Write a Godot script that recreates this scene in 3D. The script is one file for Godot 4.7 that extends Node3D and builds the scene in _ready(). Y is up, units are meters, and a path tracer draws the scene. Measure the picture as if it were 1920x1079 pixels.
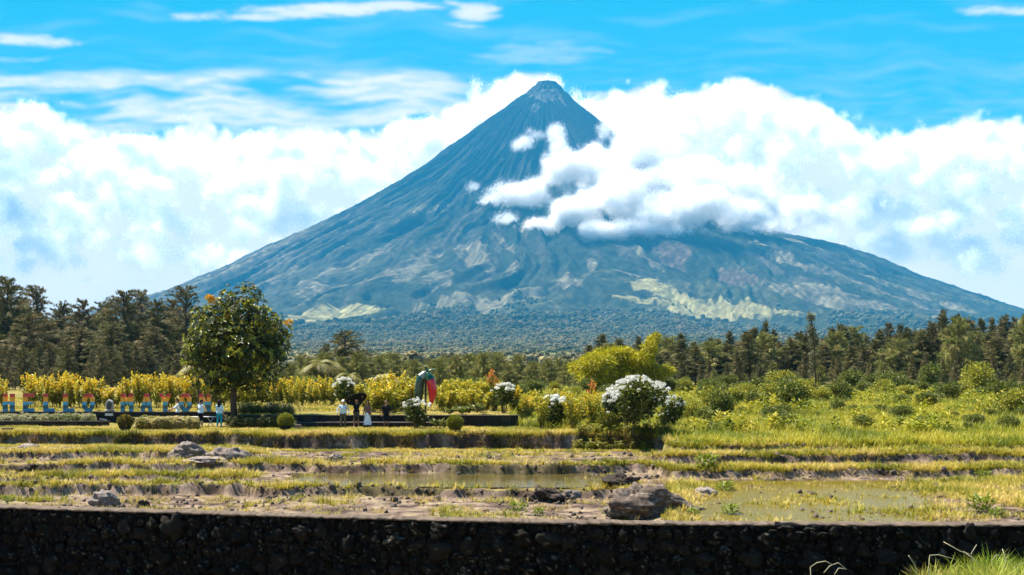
extends Node3D
# A volcano seen over a garden and terraced paddies, from behind a low stone wall.
# Units are metres, y up; the camera stands at the origin's post, 3.2 m above the garden lawn, and looks along -z.

const F := 2400.0      # focal length, in pixels of a picture 1920 wide
const HOR := 700.0     # picture row of the horizon
const EYE := 3.2       # height of the camera over the garden lawn
const PEAK := Vector3(298.0, 0.0, -11000.0)
const PXM := 11000.0 / 2400.0

var rng := RandomNumberGenerator.new()
var names := {}
var M := {}
var n_a := FastNoiseLite.new()
var n_b := FastNoiseLite.new()
var n_c := FastNoiseLite.new()
var n_cell := FastNoiseLite.new()

# ---------------------------------------------------------------- small helpers
func rr(a: float, b: float) -> float:
	return rng.randf_range(a, b)

func wp(u: float, v: float, d: float) -> Vector3:
	return Vector3((u - 960.0) / F * d, EYE - (v - HOR) / F * d, -d)

func numbered(called: String) -> String:
	if names.has(called):
		names[called] += 1
		return "%s_%03d" % [called, names[called]]
	names[called] = 0
	return called

func tag(o: Node, label: String, category: String, group := "", kind := "") -> Node:
	if label: o.set_meta("label", label)
	if category: o.set_meta("category", category)
	if group: o.set_meta("group", group)
	if kind: o.set_meta("kind", kind)
	return o

func thing(called: String, label: String, category: String, at := Vector3.ZERO, turn := 0.0, group := "") -> Node3D:
	var o := Node3D.new()
	o.name = numbered(called)
	add_child(o)
	o.position = at
	o.rotation.y = turn
	tag(o, label, category, group)
	return o

func copy_of(o: Node3D, at: Vector3, turn: float, size: Vector3, label: String, group := "") -> Node3D:
	var c: Node3D = o.duplicate()
	c.name = numbered(str(o.get_meta("base_name")))
	add_child(c)
	c.position = at
	c.rotation = Vector3(0, turn, 0)
	c.scale = size
	c.set_meta("label", label)
	if group: c.set_meta("group", group)
	return c

func part(called: String, mesh: Mesh, m: Material, parent: Node = null) -> MeshInstance3D:
	var o := MeshInstance3D.new()
	o.name = called if parent else numbered(called)
	o.mesh = mesh
	o.material_override = m
	(parent if parent else self).add_child(o, true)
	return o

func structure(called: String, mesh: Mesh, m: Material) -> MeshInstance3D:
	var o := part(called, mesh, m)
	o.set_meta("kind", "structure")
	return o

func arr(v: PackedVector3Array, c: PackedColorArray = PackedColorArray(), idx: PackedInt32Array = PackedInt32Array(), n: PackedVector3Array = PackedVector3Array(), uv: PackedVector2Array = PackedVector2Array()) -> ArrayMesh:
	var a := []
	a.resize(Mesh.ARRAY_MAX)
	a[Mesh.ARRAY_VERTEX] = v
	if c.size(): a[Mesh.ARRAY_COLOR] = c
	if n.size(): a[Mesh.ARRAY_NORMAL] = n
	if uv.size(): a[Mesh.ARRAY_TEX_UV] = uv
	if idx.size(): a[Mesh.ARRAY_INDEX] = idx
	var m := ArrayMesh.new()
	m.add_surface_from_arrays(Mesh.PRIMITIVE_TRIANGLES, a)
	return m

func lin(r: float, g: float, b: float) -> Color:
	return Color(r, g, b).linear_to_srgb()

func mat(called: String, c: Color, rough := 0.9, spec := 0.3) -> StandardMaterial3D:
	var m := StandardMaterial3D.new()
	m.resource_name = called
	m.albedo_color = c
	m.roughness = rough
	m.metallic_specular = spec
	M[called] = m
	return m

func vmat(called: String, rough := 0.9, spec := 0.3, back := Color.BLACK) -> StandardMaterial3D:
	var m := mat(called, Color.WHITE, rough, spec)
	m.vertex_color_use_as_albedo = true
	if back != Color.BLACK:
		m.backlight_enabled = true
		m.backlight = back
	return m

func noise(n: FastNoiseLite, sd: int, freq: float, oct: int, kind := FastNoiseLite.TYPE_SIMPLEX_SMOOTH) -> void:
	n.seed = sd
	n.noise_type = kind
	n.frequency = freq
	n.fractal_type = FastNoiseLite.FRACTAL_FBM if oct > 1 else FastNoiseLite.FRACTAL_NONE
	n.fractal_octaves = oct

func table(t: PackedVector2Array, x: float) -> float:
	if x <= t[0].x: return t[0].y
	for i in range(1, t.size()):
		if x < t[i].x:
			var k := (x - t[i - 1].x) / (t[i].x - t[i - 1].x)
			return lerpf(t[i - 1].y, t[i].y, k)
	return t[t.size() - 1].y

func stable(t: PackedVector2Array, x: float) -> float:   # the same, rounded between the points
	if x <= t[0].x: return t[0].y
	var n := t.size()
	for i in range(1, n):
		if x < t[i].x:
			var k := (x - t[i - 1].x) / (t[i].x - t[i - 1].x)
			return cubic_interpolate(t[i - 1].y, t[i].y, t[maxi(i - 2, 0)].y, t[mini(i + 1, n - 1)].y, k)
	return t[n - 1].y

# ---------------------------------------------------------------- camera, sky, sun
func sky_color(u: float, v: float, inside: float) -> Color:
	# u, v: direction as picture coordinates, carried on all the way round outside the frame
	var up := clampf((HOR - v) / 700.0, 0.0, 2.2)
	var c := Color(0.09, 0.51, 0.78).lerp(Color(0.005, 0.405, 0.68), clampf(up * 1.25 - 0.25, 0.0, 1.0))
	c = c.lerp(Color(0.01, 0.22, 0.62), clampf(up - 1.0, 0.0, 1.0))
	# thin high cloud: long streaks, and a veil
	var wv := n_b.get_noise_2d(u * 0.5, v * 0.6) * 26.0
	var st := n_a.get_noise_2d(u * 0.55 + 300.0, (v + wv) * 4.2) * 0.5 + 0.5
	var st2 := n_c.get_noise_2d(u * 0.8, (v + wv * 0.6) * 6.0 + 900.0) * 0.5 + 0.5
	var band := smoothstep(120.0, 150.0, v + wv * 0.3) * (1.0 - smoothstep(225.0, 330.0, v)) * (1.0 - smoothstep(780.0, 1000.0, u) * inside)
	var veil := band * smoothstep(0.22, 0.66, st + 0.2 * (st2 - 0.5)) * (0.62 + 0.36 * smoothstep(0.32, 0.66, st2))
	var haze := smoothstep(30.0, 240.0, v) * (1.0 - smoothstep(300.0, 420.0, v)) * smoothstep(0.30, 0.9, st2) * 0.16
	haze += smoothstep(0.45, 0.95, st) * 0.16 * smoothstep(-200.0, 60.0, v)
	for s in STREAKS:
		var dx: float = (u - s[0]) / s[2]
		var dy: float = (v - s[1] - dx * s[4]) / s[3]
		var e: float = 1.0 - dx * dx - dy * dy + (st2 - 0.5) * 1.5 + (st - 0.5) * 0.8
		veil = maxf(veil, smoothstep(0.1, 1.1, e) * s[5])
	var white := Color(1.10, 0.97, 0.87)
	c = c.lerp(white * 0.97, clampf(maxf(veil, haze), 0.0, 1.0))
	# heaped cloud behind the mountain
	var top := stable(CLOUD_TOP, u)
	if u < -80.0 or u > 2000.0:
		var far := 235.0 + n_b.get_noise_1d(u * 0.22) * 75.0 + n_c.get_noise_1d(u * 0.6) * 25.0
		var k := smoothstep(-80.0, -400.0, u) if u < 0.0 else smoothstep(2000.0, 2300.0, u)
		top = lerpf(top, far, k)
	var lob := (n_cell.get_noise_2d(u + wv, v * 1.05) + 1.0) * 26.0 + (n_cell.get_noise_2d(u * 2.6 + 70.0, v * 2.7) + 1.0) * 10.0 + (n_cell.get_noise_2d(u * 6.0, v * 6.2 + 40.0) + 1.0) * 4.0
	var s2 := v - top - lob + 18.0
	var a := smoothstep(-5.0, 9.0, s2)
	if a > 0.0:
		var thin := 0.93 + 0.07 * smoothstep(-0.3, 0.4, n_b.get_noise_2d(u * 1.1 + 500.0, v * 1.7))   # a little blue shows through where the vapour is thin
		c = c.lerp(white, a * thin)
	return c

const STREAKS := [[560.0, 22.0, 260.0, 17.0, -12.0, 0.9], [700.0, 12.0, 210.0, 14.0, -6.0, 0.8], [888.0, 27.0, 62.0, 27.0, -6.0, 0.85], [60.0, 75.0, 105.0, 15.0, 4.0, 0.85], [1880.0, 20.0, 110.0, 11.0, -2.0, 0.75], [30.0, 112.0, 90.0, 10.0, 0.0, 0.35], [1160.0, 185.0, 120.0, 18.0, 0.0, 0.8], [1020.0, 100.0, 160.0, 30.0, 0.0, 0.3]]
var CLOUD_TOP := PackedVector2Array([Vector2(-80, 215), Vector2(0, 200), Vector2(60, 196), Vector2(100, 212), Vector2(160, 246), Vector2(300, 252), Vector2(350, 230), Vector2(378, 216), Vector2(420, 262), Vector2(500, 240), Vector2(600, 240), Vector2(660, 254), Vector2(700, 258), Vector2(740, 224), Vector2(820, 216), Vector2(900, 182), Vector2(955, 146), Vector2(1000, 136), Vector2(1040, 150), Vector2(1075, 230), Vector2(1110, 196), Vector2(1150, 172), Vector2(1200, 158), Vector2(1262, 172), Vector2(1325, 168), Vector2(1380, 146), Vector2(1430, 164), Vector2(1510, 182), Vector2(1550, 198), Vector2(1590, 238), Vector2(1625, 256), Vector2(1690, 244), Vector2(1770, 234), Vector2(1840, 220), Vector2(1920, 230), Vector2(2000, 240)])

func make_sky() -> PanoramaSkyMaterial:
	noise(n_a, 11, 0.0045, 3)
	noise(n_b, 23, 0.0052, 3)
	noise(n_c, 37, 0.011, 4)
	noise(n_cell, 5, 0.0085, 1, FastNoiseLite.TYPE_CELLULAR)
	n_cell.cellular_return_type = FastNoiseLite.RETURN_DISTANCE
	var low := Image.create(512, 256, false, Image.FORMAT_RGBF)
	for y in 256:
		var el := (0.5 - (y + 0.5) / 256.0) * PI
		for x in 512:
			var az := wrapf((x + 0.5) / 512.0, -0.5, 0.5) * TAU
			low.set_pixel(x, y, sky_color(960.0 + F * az, HOR - F * tan(clampf(el, -0.02, 1.2)), 0.0 if absf(az) > 0.5 else 1.0))
	low.resize(4096, 2048, Image.INTERPOLATE_BILINEAR)
	var half := 290
	for y in range(800, 1030):
		var el := (0.5 - (y + 0.5) / 2048.0) * PI
		for x in range(-half, half):
			var az := (x + 0.5) / 4096.0 * TAU
			low.set_pixel(posmod(x, 4096), y, sky_color(960.0 + F * tan(az), HOR - F * tan(el) / cos(az), 1.0))
	var p := PanoramaSkyMaterial.new()
	p.panorama = ImageTexture.create_from_image(low)
	return p

func _ready() -> void:
	rng.seed = 20240
	var cam := Camera3D.new()
	cam.name = "camera"
	cam.near = 0.5
	cam.far = 40000.0
	cam.projection = Camera3D.PROJECTION_FRUSTUM
	cam.size = cam.near * 1079.0 / F
	cam.frustum_offset = Vector2(0, cam.near * (HOR - 539.5) / F)
	cam.position = Vector3(0, EYE, 0)
	add_child(cam)
	var env := Environment.new()
	env.background_mode = Environment.BG_SKY
	env.sky = Sky.new()
	env.sky.sky_material = make_sky()
	env.background_energy_multiplier = 0.36
	env.tonemap_mode = Environment.TONE_MAPPER_LINEAR
	env.tonemap_exposure = 3.35
	env.sdfgi_enabled = true
	env.ssao_enabled = true
	env.ssil_enabled = true
	env.fog_enabled = true
	env.fog_density = 0.000042
	env.fog_light_color = lin(0.05, 0.50, 0.95)
	var we := WorldEnvironment.new()
	we.name = "environment"
	we.environment = env
	add_child(we)
	var sun := DirectionalLight3D.new()
	sun.name = "sun"
	sun.light_energy = 1.6
	sun.light_color = Color(1.0, 0.96, 0.9)
	sun.light_angular_distance = 0.53
	sun.shadow_enabled = true
	add_child(sun)
	sun.look_at_from_position(Vector3(-0.43, 0.86, -0.28), Vector3.ZERO)
	build_all()

# ---------------------------------------------------------------- the mountain
var LEFT := PackedVector2Array([Vector2(0, 546), Vector2(18, 544), Vector2(40, 523.6), Vector2(85, 490.6), Vector2(145, 443.8), Vector2(225, 381.1), Vector2(325, 317.2), Vector2(425, 263.4), Vector2(525, 214.7), Vector2(625, 166.1), Vector2(725, 120.8), Vector2(825, 93.1), Vector2(925, 63), Vector2(1100, 45), Vector2(1300, 32), Vector2(1550, 20), Vector2(1800, 11), Vector2(2050, 4), Vector2(2300, 0)])
var RIGHT := PackedVector2Array([Vector2(0, 546), Vector2(18, 545), Vector2(36, 525), Vector2(60, 502.4), Vector2(90, 477.7), Vector2(125, 443.7), Vector2(200, 390.5), Vector2(275, 337.3), Vector2(345, 289.8), Vector2(405, 250), Vector2(460, 228), Vector2(535, 210), Vector2(600, 186), Vector2(675, 151.3), Vector2(775, 112), Vector2(895, 68), Vector2(1000, 54), Vector2(1150, 42), Vector2(1350, 30), Vector2(1600, 19), Vector2(1850, 9), Vector2(2100, 3), Vector2(2300, 0)])

func cone_h(x: float, z: float) -> float:
	var dx := x - PEAK.x
	var dz := z - PEAK.z
	var r := sqrt(dx * dx + dz * dz) / PXM
	var s := clampf(dx / maxf(r * PXM, 1.0) * 0.5 + 0.5, 0.0, 1.0)
	return lerpf(stable(LEFT, r), stable(RIGHT, r), smoothstep(0.15, 0.9, s)) * PXM

func relief(x: float, z: float) -> float:   # gullies run down the slope, hills at its foot
	var dx := x - PEAK.x
	var dz := z - PEAK.z
	var r := sqrt(dx * dx + dz * dz)
	var t := atan2(dx, dz)
	var w := n_b.get_noise_2d(x, z) * 0.10
	var amp := smoothstep(120.0, 1300.0, r) * (1.0 - smoothstep(4200.0, 7200.0, r)) * 54.0 + 4.0
	var g := absf(n_a.get_noise_2d((t + w) * 520.0, r * 0.020)) * 2.2
	var g2 := absf(n_a.get_noise_2d((t + w * 1.4) * 1500.0 + 900.0, r * 0.045)) * 2.2
	var g3 := n_a.get_noise_2d((t + w * 2.0) * 3600.0 + 400.0, r * 0.10)
	var big := n_b.get_noise_2d(t * 2600.0, r * 0.16)   # a few broad spurs and hollows
	var h := (0.62 - g) * amp + (0.62 - g2) * amp * 0.45 + g3 * amp * 0.16 + big * amp * 0.9
	h += n_b.get_noise_2d(x * 0.6 + 4000.0, z * 0.6) * 24.0 * smoothstep(2600.0, 4200.0, r) * (1.0 - smoothstep(6500.0, 9300.0, r))
	h += n_c.get_noise_2d(x, z) * 7.0
	return h

func on_cone(u: float, v: float) -> Vector3:
	var d := 2200.0
	while d < 13000.0:
		var p := wp(u, v, d)
		if p.y < cone_h(p.x, p.z): return p
		d += 40.0
	return wp(u, v, 11000.0)

# grassland and bare ground on the slopes: place in the picture, half width and half depth in metres, lean, kind (0 meadow, 1 scree and old slides, 2 red-brown soil)
const PATCHES := [[1345, 588, 330, 230, 0.25, 0], [1290, 578, 190, 150, 0.3, 0], [1450, 601, 230, 60, 0.1, 0], [1222, 548, 120, 150, 0.5, 0], [1250, 562, 190, 80, 0.4, 0], [1190, 573, 150, 45, -0.2, 0], [1215, 530, 50, 120, 0.3, 0], [620, 601, 210, 300, 0.0, 0], [575, 609, 150, 160, 0, 0], [690, 595, 90, 120, 0, 0], [700, 617, 70, 60, 0.1, 0], [768, 606, 100, 130, 0.0, 0], [555, 598, 60, 60, 0, 0], [888, 484, 85, 260, -0.25, 1], [905, 510, 60, 160, -0.5, 1], [1066, 540, 80, 150, 0.2, 1], [590, 548, 120, 210, 0.1, 1], [640, 500, 45, 460, 0.75, 1], [665, 540, 120, 60, 0.3, 1], [745, 520, 60, 330, 0.7, 1], [775, 515, 50, 300, 0.3, 1], [825, 535, 80, 200, 0.0, 1], [860, 575, 260, 130, -0.2, 1], [940, 460, 30, 200, -0.3, 1], [1215, 490, 50, 230, -0.3, 1], [1180, 520, 80, 50, 0, 1], [1255, 485, 60, 260, -0.2, 2], [1280, 480, 70, 160, 0.3, 2], [1375, 530, 130, 160, 0.1, 2], [1395, 540, 110, 70, -0.3, 2], [1530, 560, 260, 200, -0.2, 1], [1600, 585, 340, 120, -0.2, 1], [1620, 540, 60, 700, -0.95, 1], [1560, 475, 36, 560, -0.95, 1], [1480, 505, 80, 170, -0.6, 1], [800, 400, 34, 420, 0.8, 1], [690, 440, 34, 520, 0.85, 1], [560, 450, 110, 600, 0.85, 1], [420, 520, 150, 500, 0.85, 1], [1020, 178, 110, 110, 0, 3], [1000, 168, 60, 90, 0.2, 3], [1048, 180, 30, 130, -0.4, 3], [1003, 205, 45, 60, 0, 3], [1110, 505, 35, 120, 0, 1], [985, 430, 45, 200, 0.4, 1], [1740, 560, 50, 700, -0.95, 1], [960, 520, 40, 160, 0.1, 1], [1000, 560, 60, 90, 0.1, 1], [720, 470, 30, 260, 0.6, 1], [520, 520, 60, 300, 0.8, 1]]

func build_mountain() -> void:
	noise(n_a, 71, 0.0125, 4)
	noise(n_b, 83, 0.00055, 4)
	noise(n_c, 97, 0.0075, 4)
	var pts := []
	for p in PATCHES:
		var c := on_cone(p[0], p[1])
		pts.append([Vector2(c.x, c.z), float(p[2]), float(p[3]), float(p[4]), int(p[5])])
	var na := 860
	var nr := 430
	var rad := PackedFloat32Array()
	for j in nr + 1:
		var k := float(j) / nr
		rad.append(9700.0 * (0.35 * k + 0.65 * k * k * 0.9 + 0.065 * k * k * k))
	var vs := PackedVector3Array()
	var cs := PackedColorArray()
	vs.resize((na + 1) * (nr + 1))
	cs.resize(vs.size())
	var fine := FastNoiseLite.new()
	noise(fine, 5, 0.02, 3)
	var i := 0
	for a in na + 1:
		var t := deg_to_rad(-112.0 + 224.0 * a / na)
		var ca := sin(t)
		var cb := cos(t)
		for j in nr + 1:
			var x := PEAK.x + ca * rad[j]
			var z := PEAK.z + cb * rad[j]
			var r := rad[j]
			var f := fine.get_noise_2d(x, z)
			var n2 := n_b.get_noise_2d(x * 2.2 + 900.0, z * 2.2)
			var h := cone_h(x, z) + relief(x, z) * smoothstep(0.0, 250.0, r)
			if r < 400.0: h += (f * 14.0 + n_c.get_noise_2d(x * 1.5, z * 1.5) * 26.0) * smoothstep(400.0, 100.0, r)
			# ground cover: ash and scree high up, brush, forest low down
			var g := n_a.get_noise_2d(t * 1400.0, r * 0.05)
			var c := Color(0.030, 0.034, 0.036).lerp(Color(0.055, 0.066, 0.040), smoothstep(900.0, 2300.0, r + n2 * 900.0))
			c = c.lerp(Color(0.20, 0.172, 0.13), smoothstep(0.0, 0.5, g) * 0.6 * smoothstep(500.0, 1700.0, r) * (1.0 - smoothstep(4200.0, 5600.0, r)))
			c = c.lerp(Color(0.082, 0.094, 0.046), smoothstep(3000.0, 4300.0, r + n2 * 1200.0))
			c = c.lerp(Color(0.20, 0.19, 0.10), smoothstep(0.10, 0.5, n2 + f * 0.25) * smoothstep(2300.0, 4200.0, r) * 0.75)
			if r < 4300.0 and ca < -0.3:   # the dry left shoulder
				c = c.lerp(Color(0.24, 0.215, 0.16), smoothstep(0.3, 0.8, -ca) * smoothstep(1400.0, 2600.0, r) * (0.55 + 0.6 * n2))
			for p in pts:
				var px: float = x - p[0].x
				var pz: float = z - p[0].y
				if absf(px) > 1100.0 or absf(pz) > 1100.0: continue
				var cc := cos(p[3])
				var ss := sin(p[3])
				var ex: float = (px * cc + pz * ss) / p[1]
				var ez: float = (pz * cc - px * ss) / p[2]
				var e: float = 1.0 - sqrt(ex * ex + ez * ez) + f * 0.4 + n2 * 0.45 + n_c.get_noise_2d(x * 1.4, z * 1.4) * 0.35 - (n2 * 0.25 if p[4] == 0 else 0.0)
				if e > 0.0:
					var k2 := smoothstep(0.0, 0.14, e)
					if p[4] == 0: c = c.lerp(Color(0.50, 0.45, 0.19) * (0.9 + 0.35 * f), k2 * 0.95)
					elif p[4] == 1: c = c.lerp(Color(0.34, 0.30, 0.19) * (0.9 + 0.5 * f), k2 * 0.75)
					elif p[4] == 2: c = c.lerp(Color(0.24, 0.165, 0.12) * (0.9 + 0.5 * f), k2 * 0.6)
					else: c = c.lerp(Color(0.20, 0.19, 0.18) * (0.8 + 0.8 * f), k2 * 0.8)
			c = c * (1.0 + f * 0.5) * 0.95
			vs[i] = Vector3(x, h - 4.0, z)
			cs[i] = Color(clampf(c.r, 0.01, 0.6), clampf(c.g, 0.01, 0.6), clampf(c.b, 0.01, 0.6))
			i += 1
	var idx := PackedInt32Array()
	idx.resize(na * nr * 6)
	i = 0
	for a in na:
		for j in nr:
			var p0 := a * (nr + 1) + j
			var p1 := p0 + nr + 1
			idx[i] = p0; idx[i + 1] = p1; idx[i + 2] = p0 + 1
			idx[i + 3] = p1; idx[i + 4] = p1 + 1; idx[i + 5] = p0 + 1
			i += 6
	var nm := PackedVector3Array()
	nm.resize(vs.size())
	for a in na + 1:
		for j in nr + 1:
			var p0 := a * (nr + 1) + j
			var e1 := vs[mini(a + 1, na) * (nr + 1) + j] - vs[maxi(a - 1, 0) * (nr + 1) + j]
			var e2 := vs[a * (nr + 1) + mini(j + 1, nr)] - vs[a * (nr + 1) + maxi(j - 1, 0)]
			var n := e2.cross(e1).normalized() if j > 0 else Vector3.UP
			nm[p0] = n if n.y > 0.0 else -n
	var sm := vmat("slope", 1.0, 0.1)
	var nt := NoiseTexture2D.new()
	nt.width = 1024; nt.height = 1024; nt.seamless = true
	nt.noise = FastNoiseLite.new()
	noise(nt.noise, 313, 0.018, 6)
	nt.noise.fractal_gain = 0.72
	var ramp := Gradient.new()
	ramp.set_color(0, Color(0.30, 0.30, 0.30)); ramp.set_color(1, Color(1, 1, 1))
	nt.color_ramp = ramp
	sm.albedo_texture = nt
	sm.uv1_triplanar = true
	sm.uv1_world_triplanar = true
	sm.uv1_scale = Vector3.ONE / 1900.0
	var o := structure("mountain", arr(vs, cs, idx, nm), sm)
	tag(o, "tall blue-grey cone-shaped volcano rising behind the trees", "mountain", "", "structure")

# ---------------------------------------------------------------- the cloud that clings to the slope
# heaps: place in the picture, half width, half height in picture units, share of full thickness
const HEAPS := [[1215, 300, 85, 62, 1.0], [1130, 330, 70, 55, 1.0], [1180, 370, 110, 52, 1.0], [1080, 395, 80, 34, 1.0], [1050, 412, 52, 20, 1.0], [1300, 345, 105, 62, 1.0], [1270, 395, 120, 42, 1.0], [1390, 380, 110, 46, 0.9], [1380, 405, 90, 30, 0.9], [1060, 330, 42, 60, 0.9], [1050, 290, 28, 40, 0.55], [1000, 360, 55, 32, 0.75], [960, 375, 52, 24, 0.6], [925, 378, 34, 14, 0.35], [985, 268, 24, 20, 0.35], [1005, 252, 40, 14, 0.15], [1045, 262, 20, 24, 0.45], [1115, 285, 40, 26, 0.7], [1165, 262, 34, 30, 0.4], [1148, 245, 30, 26, 0.22], [1180, 290, 40, 26, 0.8], [1140, 430, 130, 14, 0.8], [1010, 425, 26, 10, 0.9], [1260, 432, 110, 12, 0.8], [1480, 395, 110, 36, 0.7], [1540, 400, 90, 32, 0.6], [1330, 300, 90, 40, 0.5], [1430, 340, 100, 40, 0.5], [935, 412, 60, 14, 0.10], [1450, 425, 60, 12, 0.5], [880, 350, 30, 12, 0.08], [905, 330, 16, 20, 0.08]]

func build_cloud() -> void:
	noise(n_c, 131, 0.0032, 4)
	noise(n_b, 57, 0.0011, 3)
	# one shred: a little bunch of thin white flakes turned every way
	var vs := PackedVector3Array()
	for i in 110:
		var p := Vector3(rng.randfn(), rng.randfn(), rng.randfn()) * 0.95
		var b := Basis.from_euler(Vector3(rr(0, TAU), rr(0, TAU), rr(0, TAU)))
		var s := rr(0.05, 0.115)
		var q := [p + b.x * s, p + b.y * s, p - b.x * s, p - b.y * s]
		for k in [0, 1, 2, 0, 2, 3]: vs.append(q[k])
	var m := vmat("vapour", 1.0, 0.0, Color(1, 1, 1))
	m.albedo_color = Color(0.998, 0.99, 0.978)
	var where := []
	for h in HEAPS:
		var d := 1e9
		for dv in [-0.8, 0.0, 0.8]:
			for du in [-0.8, 0.0, 0.8]:
				d = minf(d, on_cone(h[0] + du * h[2], h[1] + dv * h[3]).z * -1.0)
		var deep: float = minf(h[2], h[3] * 1.6) * 0.8
		d -= deep * d / F * 0.9 + 30.0
		heap(where, h[0], h[1], h[2], h[3], deep, d, h[4], 1.0, true)
	tag(flakes("cloud", arr(vs), m, where), "white cloud clinging to the right-hand slope of the volcano", "", "", "stuff")
	# heaped tops of the cloud banks far behind the mountain
	for side in 2:
		where = []
		var u := -120.0 if side == 0 else 1072.0
		while u < (1050.0 if side == 0 else 2060.0):
			var r := rr(24.0, 58.0)
			var top := stable(CLOUD_TOP, u)
			heap(where, u, top + r * 0.72 + rr(-2, 12), r * rr(0.9, 1.3), r * 0.85, r * 0.8, rr(14200.0, 15600.0), 0.55, 1.4, false)
			var y := top + r * 1.3 + rr(0, 30)
			while y < 500.0:   # the body of the bank, down towards the horizon
				var q := rr(34.0, 70.0)
				if rng.randf() < 0.6: heap(where, u + rr(-40, 40), y, q * 1.35, q * 0.7, q * 0.7, rr(13700.0, 14600.0), 0.22, 1.7, false)
				y += q * 1.25
			u += r * 0.62
		tag(flakes("cloud", arr(vs), m, where), ["bank of heaped white cloud behind the volcano's left slope", "bank of heaped white cloud behind the volcano's right slope"][side], "", "", "stuff")

func heap(where: Array, u: float, v: float, ru: float, rv: float, deep: float, d: float, share: float, grain: float, slope: bool) -> void:
	var k := d / F
	var n := int(ru * rv * (1.15 if slope else 2.4) * (0.25 + 0.75 * share) / grain + 60)
	var thin := 0.32 * (1.0 - share)
	for i in n:
		var p := rand_dir() * pow(rng.randf(), 0.40) * 1.3
		var w := wp(u + p.x * ru, v + p.y * rv, d)
		w.z += p.z * deep * k
		var e := 1.0 - p.length() + n_c.get_noise_3d(w.x, w.y * 1.15, w.z) * 1.15 + n_b.get_noise_3d(w.x, w.y, w.z) * 0.35 - 0.05 - thin
		if rng.randf() > smoothstep(0.0, 0.45, e) or (not slope and e < 0.12): continue
		if slope and w.y < cone_h(w.x, w.z) + 10.0: continue
		where.append(Transform3D(Basis.from_euler(Vector3(rr(0, TAU), rr(0, TAU), rr(0, TAU))).scaled(Vector3.ONE * rr(15.0, 30.0) * grain * (0.55 + 0.45 * smoothstep(0.1, 0.7, e))), w))

# ---------------------------------------------------------------- shape builders
class Acc:
	var v := PackedVector3Array()
	var c := PackedColorArray()
	func tri(a: Vector3, b: Vector3, d: Vector3, k: Color) -> void:
		v.append(a); v.append(b); v.append(d)
		c.append(k); c.append(k); c.append(k)
	func leaf(p: Vector3, dir: Vector3, side: Vector3, n: Vector3, l: float, w: float, k: Color) -> void:
		# a leaf folded along its midrib
		var m := p + dir * l * 0.45
		var tip := p + dir * l - n * l * 0.12
		tri(p, m + side * w + n * w * 0.35, tip, k)
		tri(p, tip, m - side * w + n * w * 0.35, k)
	func blade(p: Vector3, dir: Vector3, side: Vector3, bend: Vector3, l: float, w: float, k: Color) -> void:
		var m := p + dir * l * 0.55 + bend * l * 0.15
		var tip := p + dir * l + bend * l * 0.55
		tri(p - side * w, m + side * w * 0.7, p + side * w, k)
		tri(p - side * w, m - side * w * 0.7, m + side * w * 0.7, k)
		tri(m - side * w * 0.7, tip, m + side * w * 0.7, k)
	func quad(a: Vector3, b: Vector3, d: Vector3, e: Vector3, k: Color) -> void:
		tri(a, b, d, k); tri(a, d, e, k)

func mesh_of(a: Acc) -> ArrayMesh:
	return arr(a.v, a.c)

func smooth_mesh(a: Acc) -> ArrayMesh:   # with shared corners and rounded shading
	var st := SurfaceTool.new()
	st.begin(Mesh.PRIMITIVE_TRIANGLES)
	st.set_smooth_group(0)
	for i in a.v.size():
		st.set_color(a.c[i])
		st.add_vertex(a.v[i])
	st.index()
	st.generate_normals()
	return st.commit()

func tube(a: Acc, pts: Array, rads: Array, sides: int, k: Color, cap := true) -> void:
	# faces run clockwise seen from outside
	var rings := []
	for i in pts.size():
		var t: Vector3 = (pts[mini(i + 1, pts.size() - 1)] - pts[maxi(i - 1, 0)]).normalized()
		var s := t.cross(Vector3.FORWARD if absf(t.z) < 0.9 else Vector3.RIGHT).normalized()
		var q := t.cross(s)
		var ring := []
		for j in sides:
			var an := TAU * j / sides
			ring.append(pts[i] + (s * cos(an) + q * sin(an)) * float(rads[i]))
		rings.append(ring)
	for i in pts.size() - 1:
		for j in sides:
			var j2 := (j + 1) % sides
			a.tri(rings[i][j], rings[i + 1][j], rings[i][j2], k)
			a.tri(rings[i][j2], rings[i + 1][j], rings[i + 1][j2], k)
	if cap:
		for e in [0, pts.size() - 1]:
			for j in sides:
				var j2 := (j + 1) % sides
				if e == 0: a.tri(pts[0], rings[0][j], rings[0][j2], k)
				else: a.tri(pts[e], rings[e][j2], rings[e][j], k)

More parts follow.
